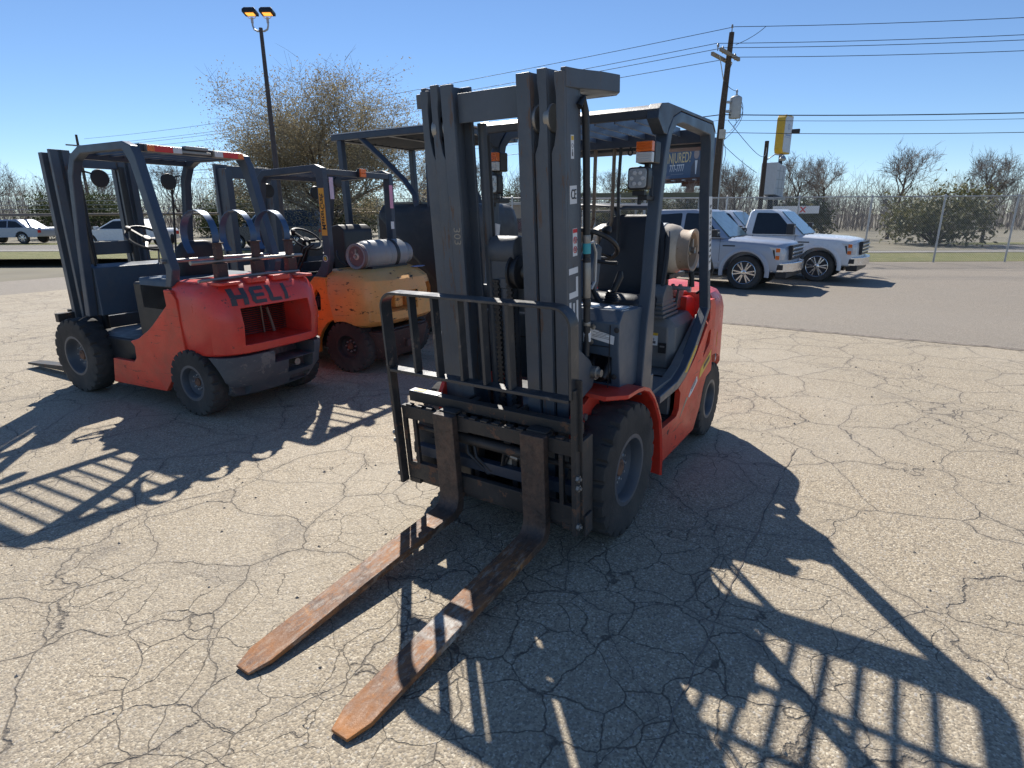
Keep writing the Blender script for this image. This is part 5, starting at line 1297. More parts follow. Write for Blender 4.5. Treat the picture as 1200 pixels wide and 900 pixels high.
    q.add([pw[0], pw[1], pw[3], pw[2]] + [(x-.02, y, z-.01) for x, y, z in (pw[0], pw[1], pw[3], pw[2])], [(0,1,2,3), (7,6,5,4), (0,4,5,1), (1,5,6,2), (2,6,7,3), (3,7,4,0)]); build(q, 'windscreen', SHIELD, t, smooth=0)
    q = MB(); xr = rr-.006; q.add([(xr+.01,-.62,1.3), (xr+.01,.62,1.3), (xr+.085,.56,1.78), (xr+.085,-.56,1.78), (xr+.03,-.62,1.3), (xr+.03,.62,1.3), (xr+.10,.56,1.78), (xr+.10,-.56,1.78)], [(3,2,1,0), (4,5,6,7), (0,1,5,4), (1,2,6,5), (2,3,7,6), (3,0,4,7)]); build(q, 'rear_window', GLASSD, t, smooth=0)
    for s in (1, -1):
        q = MB(); q.bar((-.40, s*.35-.3, 1.232), (-.46, s*.35+.3, 1.245), .02, .012); build(q, 'wiper', BLACK, t)
    return t
# the row of trucks by the fence, noses towards +Y
pickup('pickup_truck', 'silver crew-cab pickup parked side-on with chrome bumper and amber-lit headlamp', (-13.68,-1.60,-.25), rad(87), SILVER)
pickup('pickup_truck', 'white single-cab pickup with a large black towing mirror behind the silver one', (-16.5,-.30,-.25), rad(86), WHITEP, L=5.3, crew=False, big_mirror=True)
pickup('pickup_truck', 'white pickup mostly hidden between the silver truck and the chain-link fence', (-18.9,-2.2,-.25), rad(86), WHITEP, L=5.6, crew=True)

def sedan(name, label, cat, loc, rz, m, H=1.45, L=4.6, W=1.8, suv=False):
    t = thing(name, label, cat, loc, rz)
    hw = W/2; f = .85; r = -(L-f); wb = -(L*.59)
    b0 = .95 if not suv else 1.08
    q = MB(); q.prism(rounded([(f,.35), (f+.03,.6), (f-.05,b0-.22), (f-.4,b0-.08), (-.45,b0), (r+.1,b0+.03), (r-.02,b0-.1), (r,.4)], .08, 4), 'y', -hw, hw); b = build(q, 'body', m, t)
    cs = []
    for x in (0, wb):
        for s in (1, -1):
            c = MB(); c.lathe([(.40, min(s*.55, s*1.1)), (.40, max(s*.55, s*1.1))], c=(x, 0, .34), n=32); cs.append(c)
    cut(b, cs); md = b.modifiers.new('bevel', 'BEVEL'); md.width = .06; md.segments = 4; md.limit_method = 'ANGLE'; md.angle_limit = rad(50); md.harden_normals = True
    z0, z1 = b0-.03, H; hw0, hw1 = hw-.04, hw-.22
    lo = (r+.12, -.35) if suv else (r+.55, -.35); hi = (r+.38, -1.15) if suv else (r+1.25, -1.25)
    greenhouse(t, m, lo, hi, hw0, hw1, z0, z1)
    for s in (1, -1):
        xm = (lo[0]+lo[1])/2-.1
        for P in ([(lo[1]-.22,z0+.05), (hi[1]-.05,z1-.10), (xm+.03,z1-.08), (xm+.03,z0+.05)], [(xm-.04,z0+.05), (xm-.04,z1-.08), (hi[0]+.10,z1-.12), (lo[0]+.28,z0+.05)]):
            side_glass(t, rounded(P, .04, 3), hw0, hw1, z0, z1, s)
        for x in (0, wb): alloy(t, (x, s*(hw-.13), .34), s, R=.34, w=.21)
        q = MB(); q.box(f-.25, f-.0, s*(hw-.35), s*(hw-.04), b0-.36, b0-.22); build(q, 'headlight', CLEARLENS, t, bevel=.02)
        q = MB(); q.box(r-.02, r+.12, s*(hw-.3), s*(hw-.02), b0-.30, b0-.12); build(q, 'tail_light', REDLENS, t, bevel=.02)
        q = MB(); q.box(-.62, -.45, s*(hw-.02), s*(hw+.18), b0+.02, b0+.15); build(q, 'mirror', m, t, bevel=.02)
    q = MB(); q.add([(lo[1]+.0,-.68,z0+.06), (lo[1]+.0,.68,z0+.06), (hi[1]+.05,.58,z1-.07), (hi[1]+.05,-.58,z1-.07), (lo[1]-.05,-.68,z0+.06), (lo[1]-.05,.68,z0+.06), (hi[1]-.0,.58,z1-.09), (hi[1]-.0,-.58,z1-.09)], [(0,1,2,3), (7,6,5,4), (0,4,5,1), (1,5,6,2), (2,6,7,3), (3,7,4,0)]); build(q, 'windscreen', SHIELD, t, smooth=0)
    return t
# dark car on the street behind the orange truck
sedan('parked_car', 'dark blue suv standing beyond the grass verge behind the orange forklift', 'car', (-15.6,-26.3,0), rad(-58), NAVY, H=1.85, L=4.9, W=1.9, suv=True)
sedan('parked_car', 'white sedan far down the street seen past the red forklift', 'car', (-12.5,-34.5,0), rad(-58), WHITEP)
sedan('parked_car', 'silver sedan farthest down the street beside the trees', 'car', (-11.5,-47,0), rad(-58), SILVER)

# utility cart with a curved black roof behind the main truck's seat
UC = thing('utility_cart', 'low black-roofed utility cart seen between the mast and the silver pickup', 'cart', (-7.6,-3.15,0), rad(70))
q = MB(); rings = []
for x, z, w in ((-1.05,1.655,.5), (-1.0,1.69,.56), (-.5,1.725,.60), (.4,1.725,.60), (.92,1.69,.57), (1.0,1.655,.52)):
    rings.append([(x, -w, z-.05), (x, w, z-.05), (x, w*.98, z-.02), (x, w*.8, z), (x, -w*.8, z), (x, -w*.98, z-.02)])
q.loft(rings); build(q, 'roof', BLACK, UC, bevel=.012)
q = MB()
for x in (-1.0, .95):
    q.box(x-.02, x+.02, -.5, .5, 1.70, 1.72)
build(q, 'roof_trim', GALV, UC)
for s in (1, -1):
    q = MB(); q.tube([(.80,s*.5,1.66), (.92,s*.52,1.50), (.98,s*.52,1.1), (1.05,s*.50,.75)], .032, 10); build(q, 'front_post', BLACK, UC)
    q = MB(); q.tube([(-.85,s*.5,1.66), (-.90,s*.52,1.3), (-.85,s*.52,.8)], .032, 10); build(q, 'rear_post', BLACK, UC)
    for x in (.85, -.75): simple_wheel(UC, (x, s*.52, .25), s, .25, .18, .12)
q = MB(); q.prism(rounded([(1.35,.30), (1.38,.62), (1.05,.85), (.85,.88), (.80,.36), (.1,.32), (0,.62), (-1.2,.66), (-1.25,.34)], .05, 3), 'y', -.55, .55); build(q, 'body', GREYCW, UC, bevel=.03, seg=3)
q = MB(); q.box(-.55, .0, -.5, .5, .62, .74); q.box(-.62, -.50, -.5, .5, .74, 1.15); build(q, 'seat', VINYL, UC, bevel=.03)
add_steering(UC, (.55,.25,1.0), .17, rad(-40), knob=False)

# ================================================================== background: fence, poles, signs, trees
def chain_fence(a, b, h=2.35):
    t = thing('chain_link_fence', 'galvanised chain-link fence with round posts behind the parked pickups', 'fence', (a[0], a[1], 0))
    A = Vector((0, 0)); B = Vector((b[0]-a[0], b[1]-a[1])); L = B.length; d = B.normalized()
    def P(s, z): 
        x, y = d.x*s, d.y*s; return (x, y, z+gz(a[0]+x, a[1]+y))
    n = int(L/2.6)
    for i in range(n+1):
        s = L*i/n; q = MB(); q.tube([P(s, 0), P(s, h+.03)], .032, 8); q.lathe([(.036, 0), (.036, .03), (0, .05)], c=P(s, h+.03), axis='z', n=8); build(q, 'post', GALV, t)
    q = MB(); q.tube([P(L*i/n, h) for i in range(n+1)], .021, 8); build(q, 'top_rail', GALV, t)
    q = MB(); w = .085; k = int(L/w)
    for i in range(-int(h/w)-1, k+1):
        for sg in (1, -1):
            s0, z0 = (i*w, .05) if sg > 0 else (i*w+h, .05); s1, z1 = (i*w+h-.05, h) if sg > 0 else (i*w+.05, h)
            p0, p1 = [s0, z0], [s1, z1]
            # clip to the fence
            def clip(pa, pb):
                (sa, za), (sb, zb) = pa, pb
                if sa < 0: za += (zb-za)*(-sa)/(sb-sa) if sb != sa else 0; sa = 0
                if sa > L: za += (zb-za)*(L-sa)/(sb-sa); sa = L
                return [sa, za]
            if max(s0, s1) <= 0 or min(s0, s1) >= L: continue
            c0 = clip(p0, p1); c1 = clip(p1, p0)
            pa, pb = Vector(P(*c0)), Vector(P(*c1))
            if (pa-pb).length < .05: continue
            r = .0032; u = Vector((d.y, -d.x, 0))*r; v_ = Vector((0,0,1))*r
            q.add([pa+u, pa-u*.5+v_, pa-u*.5-v_, pb+u, pb-u*.5+v_, pb-u*.5-v_], [(0,1,4,3), (1,2,5,4), (2,0,3,5)])
    tag(build(q, 'wire_mesh', GALV, t, smooth=0, fix=False), kind='stuff')
    return t
chain_fence((-27.5, 7.0), (-15.0, -13.0))

def street_pt(o, s):
    return (-13-.85*o-.53*s, -18.9-.53*o+.85*s)
RF = thing('rail_fence', 'long pipe rail fence with thin wires along the far side of the street', 'fence', (*street_pt(13.8, 0), 0))
def RP(s, z): return (-.53*s, .85*s, z)
for s in range(-45, 16, 5):
    q = MB(); q.tube([RP(s, -.2), RP(s, 2.7)], .05, 8); build(q, 'post', GALV, RF)
q = MB(); q.tube([RP(-45, 1.72), RP(15, 1.72)], .085, 8); build(q, 'rail', PIPE, RF)
for z in (2.05, 2.3, 2.55, .9): q = MB(); q.tube([RP(-45, z), RP(15, z)], .014, 5); build(q, 'wire', GALV, RF)
for s in (-12.5, 2.5): q = MB(); q.tube([RP(s, 2.6), RP(s-2.2, 0)], .045, 6); build(q, 'brace', GALV, RF)

# lit double-headed lot light
LP = thing('street_lamp', 'tall dark pole with two lit amber flood heads left of the bare tree', 'street lamp', (-10.1,-15.72,0), rad(-147+90))
q = MB(); q.tube([(0,0,0), (0,0,3.0), (0,0,6.2), (0,0,7.02)], [.105,.085,.060,.055], 12); build(q, 'pole', WOODP if False else plain('dark_pole_paint', (.055,.045,.045), .6, var=.3), LP)
q = MB(); q.lathe([(.2,0), (.2,.04), (.11,.06), (.11,.2)], axis='z', n=14); build(q, 'base', CONC, LP)
AMB = bpy.data.materials.new('lit_amber_lamp'); AMB.use_nodes = True
_b = AMB.node_tree.nodes['Principled BSDF']; _b.inputs['Base Color'].default_value = (.9,.5,.15,1); _b.inputs['Emission Color'].default_value = (1,.36,.05,1); _b.inputs['Emission Strength'].default_value = 1.3
for s in (-1, 1):
    # local x is across the view, heads tilt towards the lot
    q = MB(); q.tube([(0,0,6.95), (s*.10,0,6.93), (s*.20,0,6.98), (s*.235,0,7.08), (s*.235,0,7.20)], .028, 8); build(q, 'arm', GALV, LP)
    q = MB(); q.tube([(s*.235,0,7.15), (s*.235,0,7.30)], .04, 8); q.tube([(s*.235-.14,-.0,7.40), (s*.235-.10,0,7.29), (s*.235,0,7.25), (s*.235+.10,0,7.29), (s*.235+.14,0,7.40)], .010, 6); build(q, 'yoke', GALV, LP)
    R_ = Euler((rad(10), 0, 0)); T_ = Matrix.Translation((s*.235+(.02 if s > 0 else -.02), .02, 7.43)) @ R_.to_matrix().to_4x4()
    q = MB(); q.loft([[(-.20,-.15,z), (.20,-.15,z), (.20,.15,z), (-.20,.15,z)] if z < .05 else [(-.15,-.11,z), (.15,-.11,z), (.15,.11,z), (-.15,.11,z)] for z in (-.05, .03, .10)]); hd_ = build(rot_on(q, T_), 'lamp_head', BLACK, LP, bevel=.01)
    q = MB(); q.box(-.125, .125, -.09, .09, -.062, -.051); build(rot_on(q, T_), 'lit_lens', AMB, hd_)

# utility pole with crossarms, transformer and wires
UP = thing('utility_pole', 'wooden utility pole with two crossarms and a grey transformer can', 'utility pole', (-23.95,-5.48,-.25))
q = MB(); q.tube([(0,0,-.3), (0,0,3), (-.03,.03,6), (-.06,.12,8.65)], [.17,.15,.13,.10], 12); build(q, 'pole', WOODP, UP)
da = Vector((.995, -.10, 0)).normalized()
ARM = paint('weathered_crossarm', (.30,.26,.21), .8, chip=(.12,.10,.08), chip_amt=.8)
for k, z in ((-.09, 7.85), (.11, 7.75)):
    q = MB(); a = Vector((.12*0, 0, z+.22))-da*-.95*1.0; b = Vector((0,0,z-.02))+da*-.95
    o_ = Vector((da.y, -da.x, 0))*k*1.6
    q.bar(Vector((0,0,z))+da*1.05+o_, Vector((0,0,z))-da*1.05+o_, .10, .12); build(q, 'crossarm', ARM, UP, bevel=.006)
for t_ in (-.95, -.45, .45, .95):
    p = Vector((0,0,7.95))+da*t_
    q = MB(); q.lathe([(.02, -.12), (.02, .0), (.05, .01), (.035, .05), (.055, .07), (.03, .12), (0, .14)], c=tuple(p), axis='z', n=10); build(q, 'insulator', plain('grey_porcelain', (.28,.27,.26), .3) if 'grey_porcelain' not in bpy.data.materials else bpy.data.materials['grey_porcelain'], UP)
q = MB(); q.lathe([(.02, 8.60), (.02, 8.80), (.05, 8.82), (.03, 8.92), (0, 8.94)], c=(-.05,.12,0), axis='z', n=10); build(q, 'insulator', bpy.data.materials['grey_porcelain'], UP)
for s in (1, -1): q = MB(); q.tube([Vector((0,0,7.7))+da*.7*s, Vector((0,0,6.9))+da*.06*s], .018, 6); build(q, 'arm_brace', GALV, UP)
tp = Vector((-.28,.46,5.95))
q = MB(); q.lathe([(0, -.42), (.22, -.42), (.235, -.38), (.235, .32), (.22, .36), (.12, .42), (0, .44)], c=tuple(tp), axis='z', n=20); tr = build(q, 'transformer', plain('transformer_grey', (.40,.42,.42), .5, var=.1), UP)
q = MB(); q.lathe([(.04,.40), (.055,.46), (.03,.52), (.05,.58), (.02,.66), (0,.68)], c=(tp.x-.05,tp.y,tp.z), axis='z', n=10); q.box(tp.x+.05, tp.x+.30, tp.y-.30, tp.y-.12, tp.z-.2, tp.z-.12); q.box(tp.x+.05, tp.x+.30, tp.y-.30, tp.y-.12, tp.z+.15, tp.z+.22); build(q, 'bracket', GALV, tr)
q = MB(); q.box(-.10, .18, .02, .22, 4.75, 5.10); build(q, 'meter_box', plain('pale_box', (.48,.45,.40), .6), UP, bevel=.01)
rnd = random.Random(9)
for i, (a, b, c_) in enumerate((((-.28,.65,6.2),(-.35,.95,5.7),(-.2,.45,5.2)), ((-.28,.5,5.55),(-.3,.7,5.2),(-.1,.15,4.9)), ((.1,.0,6.9),(.25,.35,6.5),(-.25,.45,6.55)), ((-.28,.68,6.0),(-.4,1.0,5.5),(.0,.2,4.7)), ((-.1,.3,8.2),(-.3,.9,8.4),(-.4,1.3,8.75)), ((0,.1,4.7),(-.15,.5,4.2),(.0,.05,3.4)), ((0,.1,4.6),(-.2,.8,3.9),(-.5,1.5,3.4)))):
    pts = [tuple(Vector(a)*(1-t)**2+Vector(b)*2*t*(1-t)+Vector(c_)*t*t) for t in [j/8 for j in range(9)]]
    q = MB(); q.tube(pts, .011, 5); build(q, 'jumper_cable', BLACK, UP)
q = MB(); q.tube([(-.02,.18,-.2), (-.02,.16,4.8)], .035, 8); build(q, 'conduit', GALV, UP)
def wire(a, b, sag, r=.012, label='', name='overhead_wire', n=24):
    a, b = Vector(a), Vector(b); pts = [a.lerp(b, i/n)-Vector((0,0,sag*4*(i/n)*(1-i/n))) for i in range(n+1)]
    q = MB(); q.tube(pts, r, 5); o = build(q, name, BLACK); tag(o, label, 'wire', 'overhead wires along the street'); return o
LW = ['top overhead wire from the pole tip', 'overhead wire from the outer end of the crossarm', 'overhead wire from the inner part of the crossarm', 'overhead wire from the lower crossarm end', 'thick telephone cable below the transformer', 'thin telephone cable just under the thick one', 'lowest cable with a dark splice box']
ends = [((-24.07,-5.29,8.60), (-25.0,-64,8.6)), ((-23.70,-5.85,8.02), (-25.2,-64,8.1)), ((-23.85,-5.60,7.86), (-25.1,-64,7.9)), ((-24.05,-5.10,7.50), (-24.6,-64,7.5)), ((-23.89,-5.5,5.42), (-23.2,-64,5.3)), ((-23.95,-5.47,5.22), (-23.1,-64,5.1)), ((-24.0,-5.4,4.75), (-23.0,-64,4.7))]
for i, (a, b) in enumerate(ends):
    th = .020 if i == 4 else .009 if i == 5 else .012
    wire(a, b, .5, th, LW[i]+' running left')
    wire(a, (a[0]-.36*32, a[1]+.93*32, a[2]+.2), .45, th, LW[i]+' running right')
UP2 = thing('utility_pole', 'second wooden utility pole, far left down the street behind the tree', 'utility pole', (-24.4,-64,0))
q = MB(); q.tube([(0,0,0), (0,0,8.9)], [.17,.10], 10); build(q, 'pole', WOODP, UP2); q = MB(); q.bar((-1,.0,7.95), (1,0,7.95), .1, .12); build(q, 'crossarm', ARM, UP2)
UP3 = thing('utility_pole', 'third wooden utility pole outside the right edge beyond the fence', 'utility pole', (-35.6,24.3,-.25))
q = MB(); q.tube([(0,0,0), (0,0,8.9)], [.17,.10], 10); build(q, 'pole', WOODP, UP3); q = MB(); q.bar((-1,.0,7.95), (1,0,7.95), .1, .12); build(q, 'crossarm', ARM, UP3)
q = MB(); q.box(-25.0,-24.85,-2.9,-2.6,4.62,4.78); tag(build(q, 'splice_box', BLACK, bevel=.02), 'small dark splice box hanging on the lowest cable', 'cable box')
q = MB(); pts = [(-23.95,-5.2,5.2), (-25.0,-4.2,3.9), (-28.5,-4.4,3.6), (-33.5,-5.45,5.0)]
q.tube([tuple(Vector(pts[0])*(1-t)**3+Vector(pts[1])*3*t*(1-t)**2+Vector(pts[2])*3*t*t*(1-t)+Vector(pts[3])*t**3) for t in [i/16 for i in range(17)]], .012, 5)
tag(build(q, 'service_cable', BLACK), 'slack service cable looping from the utility pole to the thin black pole', 'wire')

# thin black pole with a cobra light, yellow sign, white box sign
BP = thing('light_pole', 'thin black pole with a small hooded lamp left of the yellow sign', 'street lamp', (-33.5,-5.46,-.25))
q = MB(); q.tube([(0,0,0), (0,0,5.55)], [.14,.11], 10); build(q, 'pole', WOODP, BP)
q = MB(); q.tube([(0,.1,4.6), (-.1,.45,4.85), (-.2,.8,4.8)], .03, 8); build(q, 'arm', GALV, BP)
q = MB(); q.lathe([(.05,.1), (.10,.05), (.18,-.08), (.15,-.18), (0,-.20)], c=(-.2,.85,4.7), axis='z', n=14); build(q, 'lamp_shade', GALV, BP)
def faceted(pts, z0, z1, cy=0): pass
YS = thing('pole_sign', 'tall yellow-edged white sign box on a thin black pole', 'sign', (-40.6,-5.9,-.25), rad(79))
# box: faces +-x local are the broad lettered faces, edges are yellow
q = MB(); q.prism(rounded([(-.75,5.45), (.50,5.45), (.64,5.7), (.64,7.5), (.46,7.72), (-.75,7.72)], .05, 2), 'x', -.25, .25); q.v = [(x, -y, z) for x, y, z in q.v]
bx = build(q, 'sign_box', plain('yellow_sign_edge', (.70,.42,.04), .5), YS, bevel=.03)
YSW = plain('pale_sign_face', (.62,.64,.68), .4)
for s in (1, -1):
    q = MB(); q.prism([(-.57,5.72), (-.45,5.54), (.68,5.54), (.68,7.64), (-.40,7.64), (-.57,7.46)], 'x', s*.251, s*.262); fc = build(q, 'sign_face', YSW, bx, smooth=0)
    q = MB(); q.lathe([(.12, s*.268), (.17, s*.268), (.17, s*.262), (.12, s*.262)], c=(0,.1,7.05), axis='x', n=18, close=True); build(q, 'round_mark', plain('pale_blue_ink', (.30,.38,.55), .5) if 'pale_blue_ink' not in bpy.data.materials else bpy.data.materials['pale_blue_ink'], fc)
    q = MB(); q.box(s*.262, s*.268, -.35, .5, 6.50, 6.60); q.box(s*.262, s*.268, -.5, .62, 6.40, 6.43); build(q, 'faded_stripe', bpy.data.materials['pale_blue_ink'], fc, smooth=0)
q = MB(); q.tube([(0,0,0), (0,0,5.5)], .13, 10); build(q, 'pole', BLACK, YS)
WB = thing('box_sign', 'blank white boxy sign mounted above the fence under the yellow one', 'sign', (-38.4,-5.85,-.25), rad(80))
q = MB(); q.prism([(-.75,2.9), (.75,2.75), (.75,4.55), (-.75,4.75)], 'x', -.48, .48); wbx = build(q, 'sign_box', plain('white_cladding', (.60,.61,.62), .5, var=.06), WB, bevel=.02)
for z in (3.25, 3.75, 4.25):
    q = MB(); q.box(.481, .49, -.70, .70, z, z+.04); build(q, 'panel_joint', GALV, wbx, smooth=0)
for y in (-.30, .30): q = MB(); q.box(.481, .492, y, y+.03, 2.9, 4.5); build(q, 'panel_joint', GALV, wbx, smooth=0)
q = MB(); q.tube([(0,0,0), (0,0,2.9)], .15, 10); build(q, 'pole', BLACK, WB)
q = MB(); q.box(-.6, .6, -.85, .85, 2.60, 2.72); build(q, 'tray', GALV, WB)

# billboard
BBP = (-64.9,-19.4,-.25)
bb_dir = Vector((-63.7+65.74, -16.6+21.97, 0)).normalized()
BB = thing('billboard', 'blue-grey roadside billboard reading INJURED? on a rusty steel column', 'billboard', BBP, math.atan2(bb_dir.y, bb_dir.x))
# local x along the board (to the right in view), local -y faces the lot
q = MB(); q.box(-2.9, 3.7, -.25, .25, 5.55, 9.35); bd = build(q, 'board', plain('billboard_blue', (.09,.14,.23), .5, var=.08), BB, bevel=.02)
GOLD = plain('billboard_gold', (.78,.60,.30), .5, var=.05); PALE = plain('billboard_white', (.78,.80,.84), .5, var=.04); FAINT = plain('faded_print', (.22,.26,.33), .5)
face = -.2525
text_obj('INJURED?', 'lettering', GOLD, 1.5, frame((-1.12, face, 7.65), (1,0,0), (0,0,1)), bd, depth=.01, sx=.52, bold=.008)
text_obj('777-7777', 'phone_number', PALE, 1.0, frame((-1.35, face, 6.62), (1,0,0), (0,0,1)), bd, depth=.01, sx=.52, bold=.006)
q = MB(); q.lathe([(.0, face-.01), (.28, face-.01), (.28, face), (0, face)], c=(-2.1,0,8.85), n=18); build(q, 'round_emblem', PALE, bd)
for (x0, x1, z, h_) in ((-1.7,.1,8.78,.16), (-1.3,-.2,8.50,.06), (-2.1,-.4,5.98,.07)):
    q = MB(); q.box(x0, x1, face-.006, face+.002, z, z+h_); build(q, 'small_print', FAINT, bd, smooth=0)
q = MB(); q.prism([(.55,5.6), (.6,6.7), (.95,7.3), (1.45,7.4), (1.85,7.2), (2.0,5.6)], 'y', face-.01, face); build(q, 'printed_figure', plain('print_suit', (.10,.11,.14), .5), bd, smooth=0)
q = MB(); q.lathe([(0, face-.02), (.34, face-.02), (.34, face-.008), (0, face-.008)], c=(1.2,0,7.95), n=20); q.v = [(x, y, 7.95+(z-7.95)*1.5) for x, y, z in q.v]; build(q, 'printed_head', plain('print_skin', (.42,.33,.30), .5), bd, smooth=0)
q = MB(); q.prism([(1.05,7.3),(1.38,7.3),(1.28,5.9),(1.18,5.9)], 'y', face-.02, face-.011); build(q, 'printed_shirt', PALE, bd, smooth=0)
q = MB(); q.box(-2.95, 3.75, -.75, .35, 5.10, 5.55); q.box(-3.4, 4.0, -.95, -.80, 5.08, 5.14); build(q, 'catwalk', RUSTP, BB, bevel=.02)
for x in (-2.2, -.9, .5, 1.9, 3.1):
    q = MB(); q.box(x-.2, x+.2, -1.35, -1.05, 5.25, 5.35); q.tube([(x,-1.2,5.25), (x,-.75,5.12)], .04, 6); build(q, 'flood_lamp', GALV, BB)
q = MB(); q.tube([(.4,.1,0), (.4,.1,5.3)], .42, 16); q.box(-.6, 1.4, -.2, .4, 4.7, 5.1); build(q, 'column', RUSTP, BB)

# small tan shed and a low canopy behind the trucks
SH = thing('shed', 'tan flat-roofed shed glimpsed through the gap in the mast', 'building', (-20.8,-13.9,-.1), rad(-57+90))
q = MB(); q.box(-1.8, 1.8, -1.3, 1.3, 0, 2.05); build(q, 'wall', plain('tan_siding', (.33,.25,.18), .7, var=.15), SH, bevel=.01)
q = MB(); q.box(-2.0, 2.0, -1.5, 1.5, 2.05, 2.15); build(q, 'roof', plain('pale_roof', (.45,.42,.38), .6), SH, bevel=.01)
for y in (-.6, .5):
    q = MB(); q.box(1.8, 1.82, y-.25, y+.25, .9, 1.5); build(q, 'window', GLASSD, SH)
CN = thing('canopy', 'long low olive canopy roof beyond the utility cart', 'canopy', (-34.5,-16.0,-.25), rad(-147+90))
q = MB(); q.box(-7, 3.6, -1.5, 1.5, 2.75, 3.1); build(q, 'roof', plain('olive_roof', (.17,.165,.11), .8, var=.15), CN, bevel=.02)
for x in (-6.5, -3, .2, 3.3):
    for y in (-1.3, 1.3): q = MB(); q.tube([(x,y,0), (x,y,2.8)], .09, 8); build(q, 'post', GALV, CN)
# red and white banner on the fence at far right
BN = thing('banner', 'white and red banner tied to the chain-link fence', 'banner', (-22.35,-1.95,-.25), math.atan2(.85,-.52))
q = MB(); q.box(-.95, .75, -.06, -.045, 1.78, 2.05); build(q, 'cloth', WHITE, BN, smooth=0)
text_obj('X', 'letter', REDINK, .26, frame((.15, .0-.062, 1.91), (1,0,0), (0,0,1)), BN, depth=.004, sx=1.1, bold=.01)

# ---- trees
def grow(seed, H, spread, first, n1, n2, n3, n4, up=.25, trunk_r=.2, lean=0, twig_r=.008, jitter=.22, long=1.0):
    """returns (trunk MB, crown MB, tip points)"""
    rnd = random.Random(seed); T = MB(); Cn = MB(); tips = []
    def limb(p, d, L, r, lev, n_seg):
        pts = [p.copy()]; q = p.copy(); dd = d.copy()
        for i in range(n_seg):
            dd = (dd+Vector((rnd.uniform(-1,1), rnd.uniform(-1,1), rnd.uniform(-.6,1)+up))*jitter).normalized()
            q = q+dd*L/n_seg; pts.append(q.copy())
        rs = [r*(1-.62*i/n_seg) for i in range(n_seg+1)]
        (T if lev <= 1 else Cn).tube(pts, rs, 7 if lev == 0 else 5 if lev <= 1 else 3, caps=False)
        return pts, rs, dd
    def rec(p, d, L, r, lev):
        pts, rs, dd = limb(p, d, L, r, lev, (5, 5, 4, 3, 2)[lev])
        kids = (n1, n2, n3, n4, 0)[lev]
        if lev >= 3: tips.extend(pts[1:])
        for k in range(kids):
            t = rnd.uniform(first if lev == 0 else .25, 1.0); i = min(int(t*(len(pts)-1)), len(pts)-2); f = t*(len(pts)-1)-i
            q = pts[i].lerp(pts[i+1], f); ax = (pts[i+1]-pts[i]).normalized()
            side_ = ax.orthogonal().normalized(); side_ = Matrix.Rotation(rnd.uniform(0, 2*math.pi), 3, ax) @ side_
            ang = rnd.uniform(.45, 1.05)
            nd = (ax*math.cos(ang)+side_*math.sin(ang)).normalized()
            if lev == 0: nd = (nd+Vector((nd.x, nd.y, 0))*spread).normalized()
            rec(q, nd, L*rnd.uniform(.48, .72)*long*(1.0 if lev else spread*.62+.45), max(twig_r, rs[i]*.55), lev+1)
    rec(Vector((0,0,0)), Vector((lean,0,1)).normalized(), H*.62, trunk_r, 0)
    return T, Cn, tips

def leaf_mb(pts, n, size, seed, jit=.28):
    rnd = random.Random(seed); q = MB(); V = []; F = []
    for i in range(n):
        c = rnd.choice(pts)+Vector((rnd.gauss(0,jit), rnd.gauss(0,jit), rnd.gauss(0,jit)))
        a = Vector((rnd.uniform(-1,1), rnd.uniform(-1,1), rnd.uniform(-1,1))).normalized(); b = a.orthogonal().normalized(); s = size*rnd.uniform(.6,1.4)
        k = len(V); V += [tuple(c-a*s), tuple(c+b*s*.45), tuple(c+a*s), tuple(c-b*s*.45)]; F.append((k, k+1, k+2, k+3))
    q.v, q.f = V, F; return q
def leafmat(name, c1, c2, tr=.25):
    t = NT(name); c = t.mix(t.ramp(t.noise(3.5, 4), .35, .65), c1, c2)
    c = t.mix(t.ramp(t.noise(17, 2), .4, .7, 0, .5), c, tuple(x*.55 for x in c1))
    t.fin(c, .75); d = t.n('BsdfTranslucent', {'Color': c}).outputs[0]
    mx = t.n('MixShader', {0: tr, 1: t.b.outputs[0], 2: d}).outputs[0]; t.t.links.new(mx, t.out.inputs[0]); return t.m
LEAFB = leafmat('olive_brown_leaves', (.27,.225,.135), (.42,.37,.25), .4)
LEAFG = leafmat('dark_evergreen_leaves', (.035,.055,.02), (.09,.11,.045))
LEAFO = leafmat('dull_green_leaves', (.10,.115,.05), (.22,.20,.10))

T, Cn, tips = grow(11, 8.6, .9, .16, 19, 9, 6, 4, up=.22, trunk_r=.30, jitter=.24, long=1.08, twig_r=.009)
def fit(mbs, W, H, tips=None):
    zs = [v[2] for m_ in mbs for v in m_.v]; rr_ = sorted(math.hypot(v[0], v[1]) for m_ in mbs for v in m_.v)
    k = W/2/rr_[int(len(rr_)*.97)]; kz = H/max(zs)
    for m_ in mbs: m_.v = [(x*k, y*k, z*kz) for x, y, z in m_.v]
    return [Vector((p.x*k, p.y*k, p.z*kz)) for p in tips] if tips else None
tips = fit([T, Cn], 11.0, 9.3, tips)
BTree = thing('tree', 'big wide half-bare tree with small brown leaves behind the orange forklift', 'tree', (-20.4,-25.6,0), rad(40))
build(T, 'trunk', BARK, BTree, smooth=60, fix=False)
cr_ = build(Cn, 'crown', TWIG, BTree, smooth=60, fix=False)
tag(build(leaf_mb([p for p in tips if p.z < 8.0], 80000, .052, 5, .28), 'leaves', LEAFB, cr_, smooth=0, fix=False), kind='stuff')

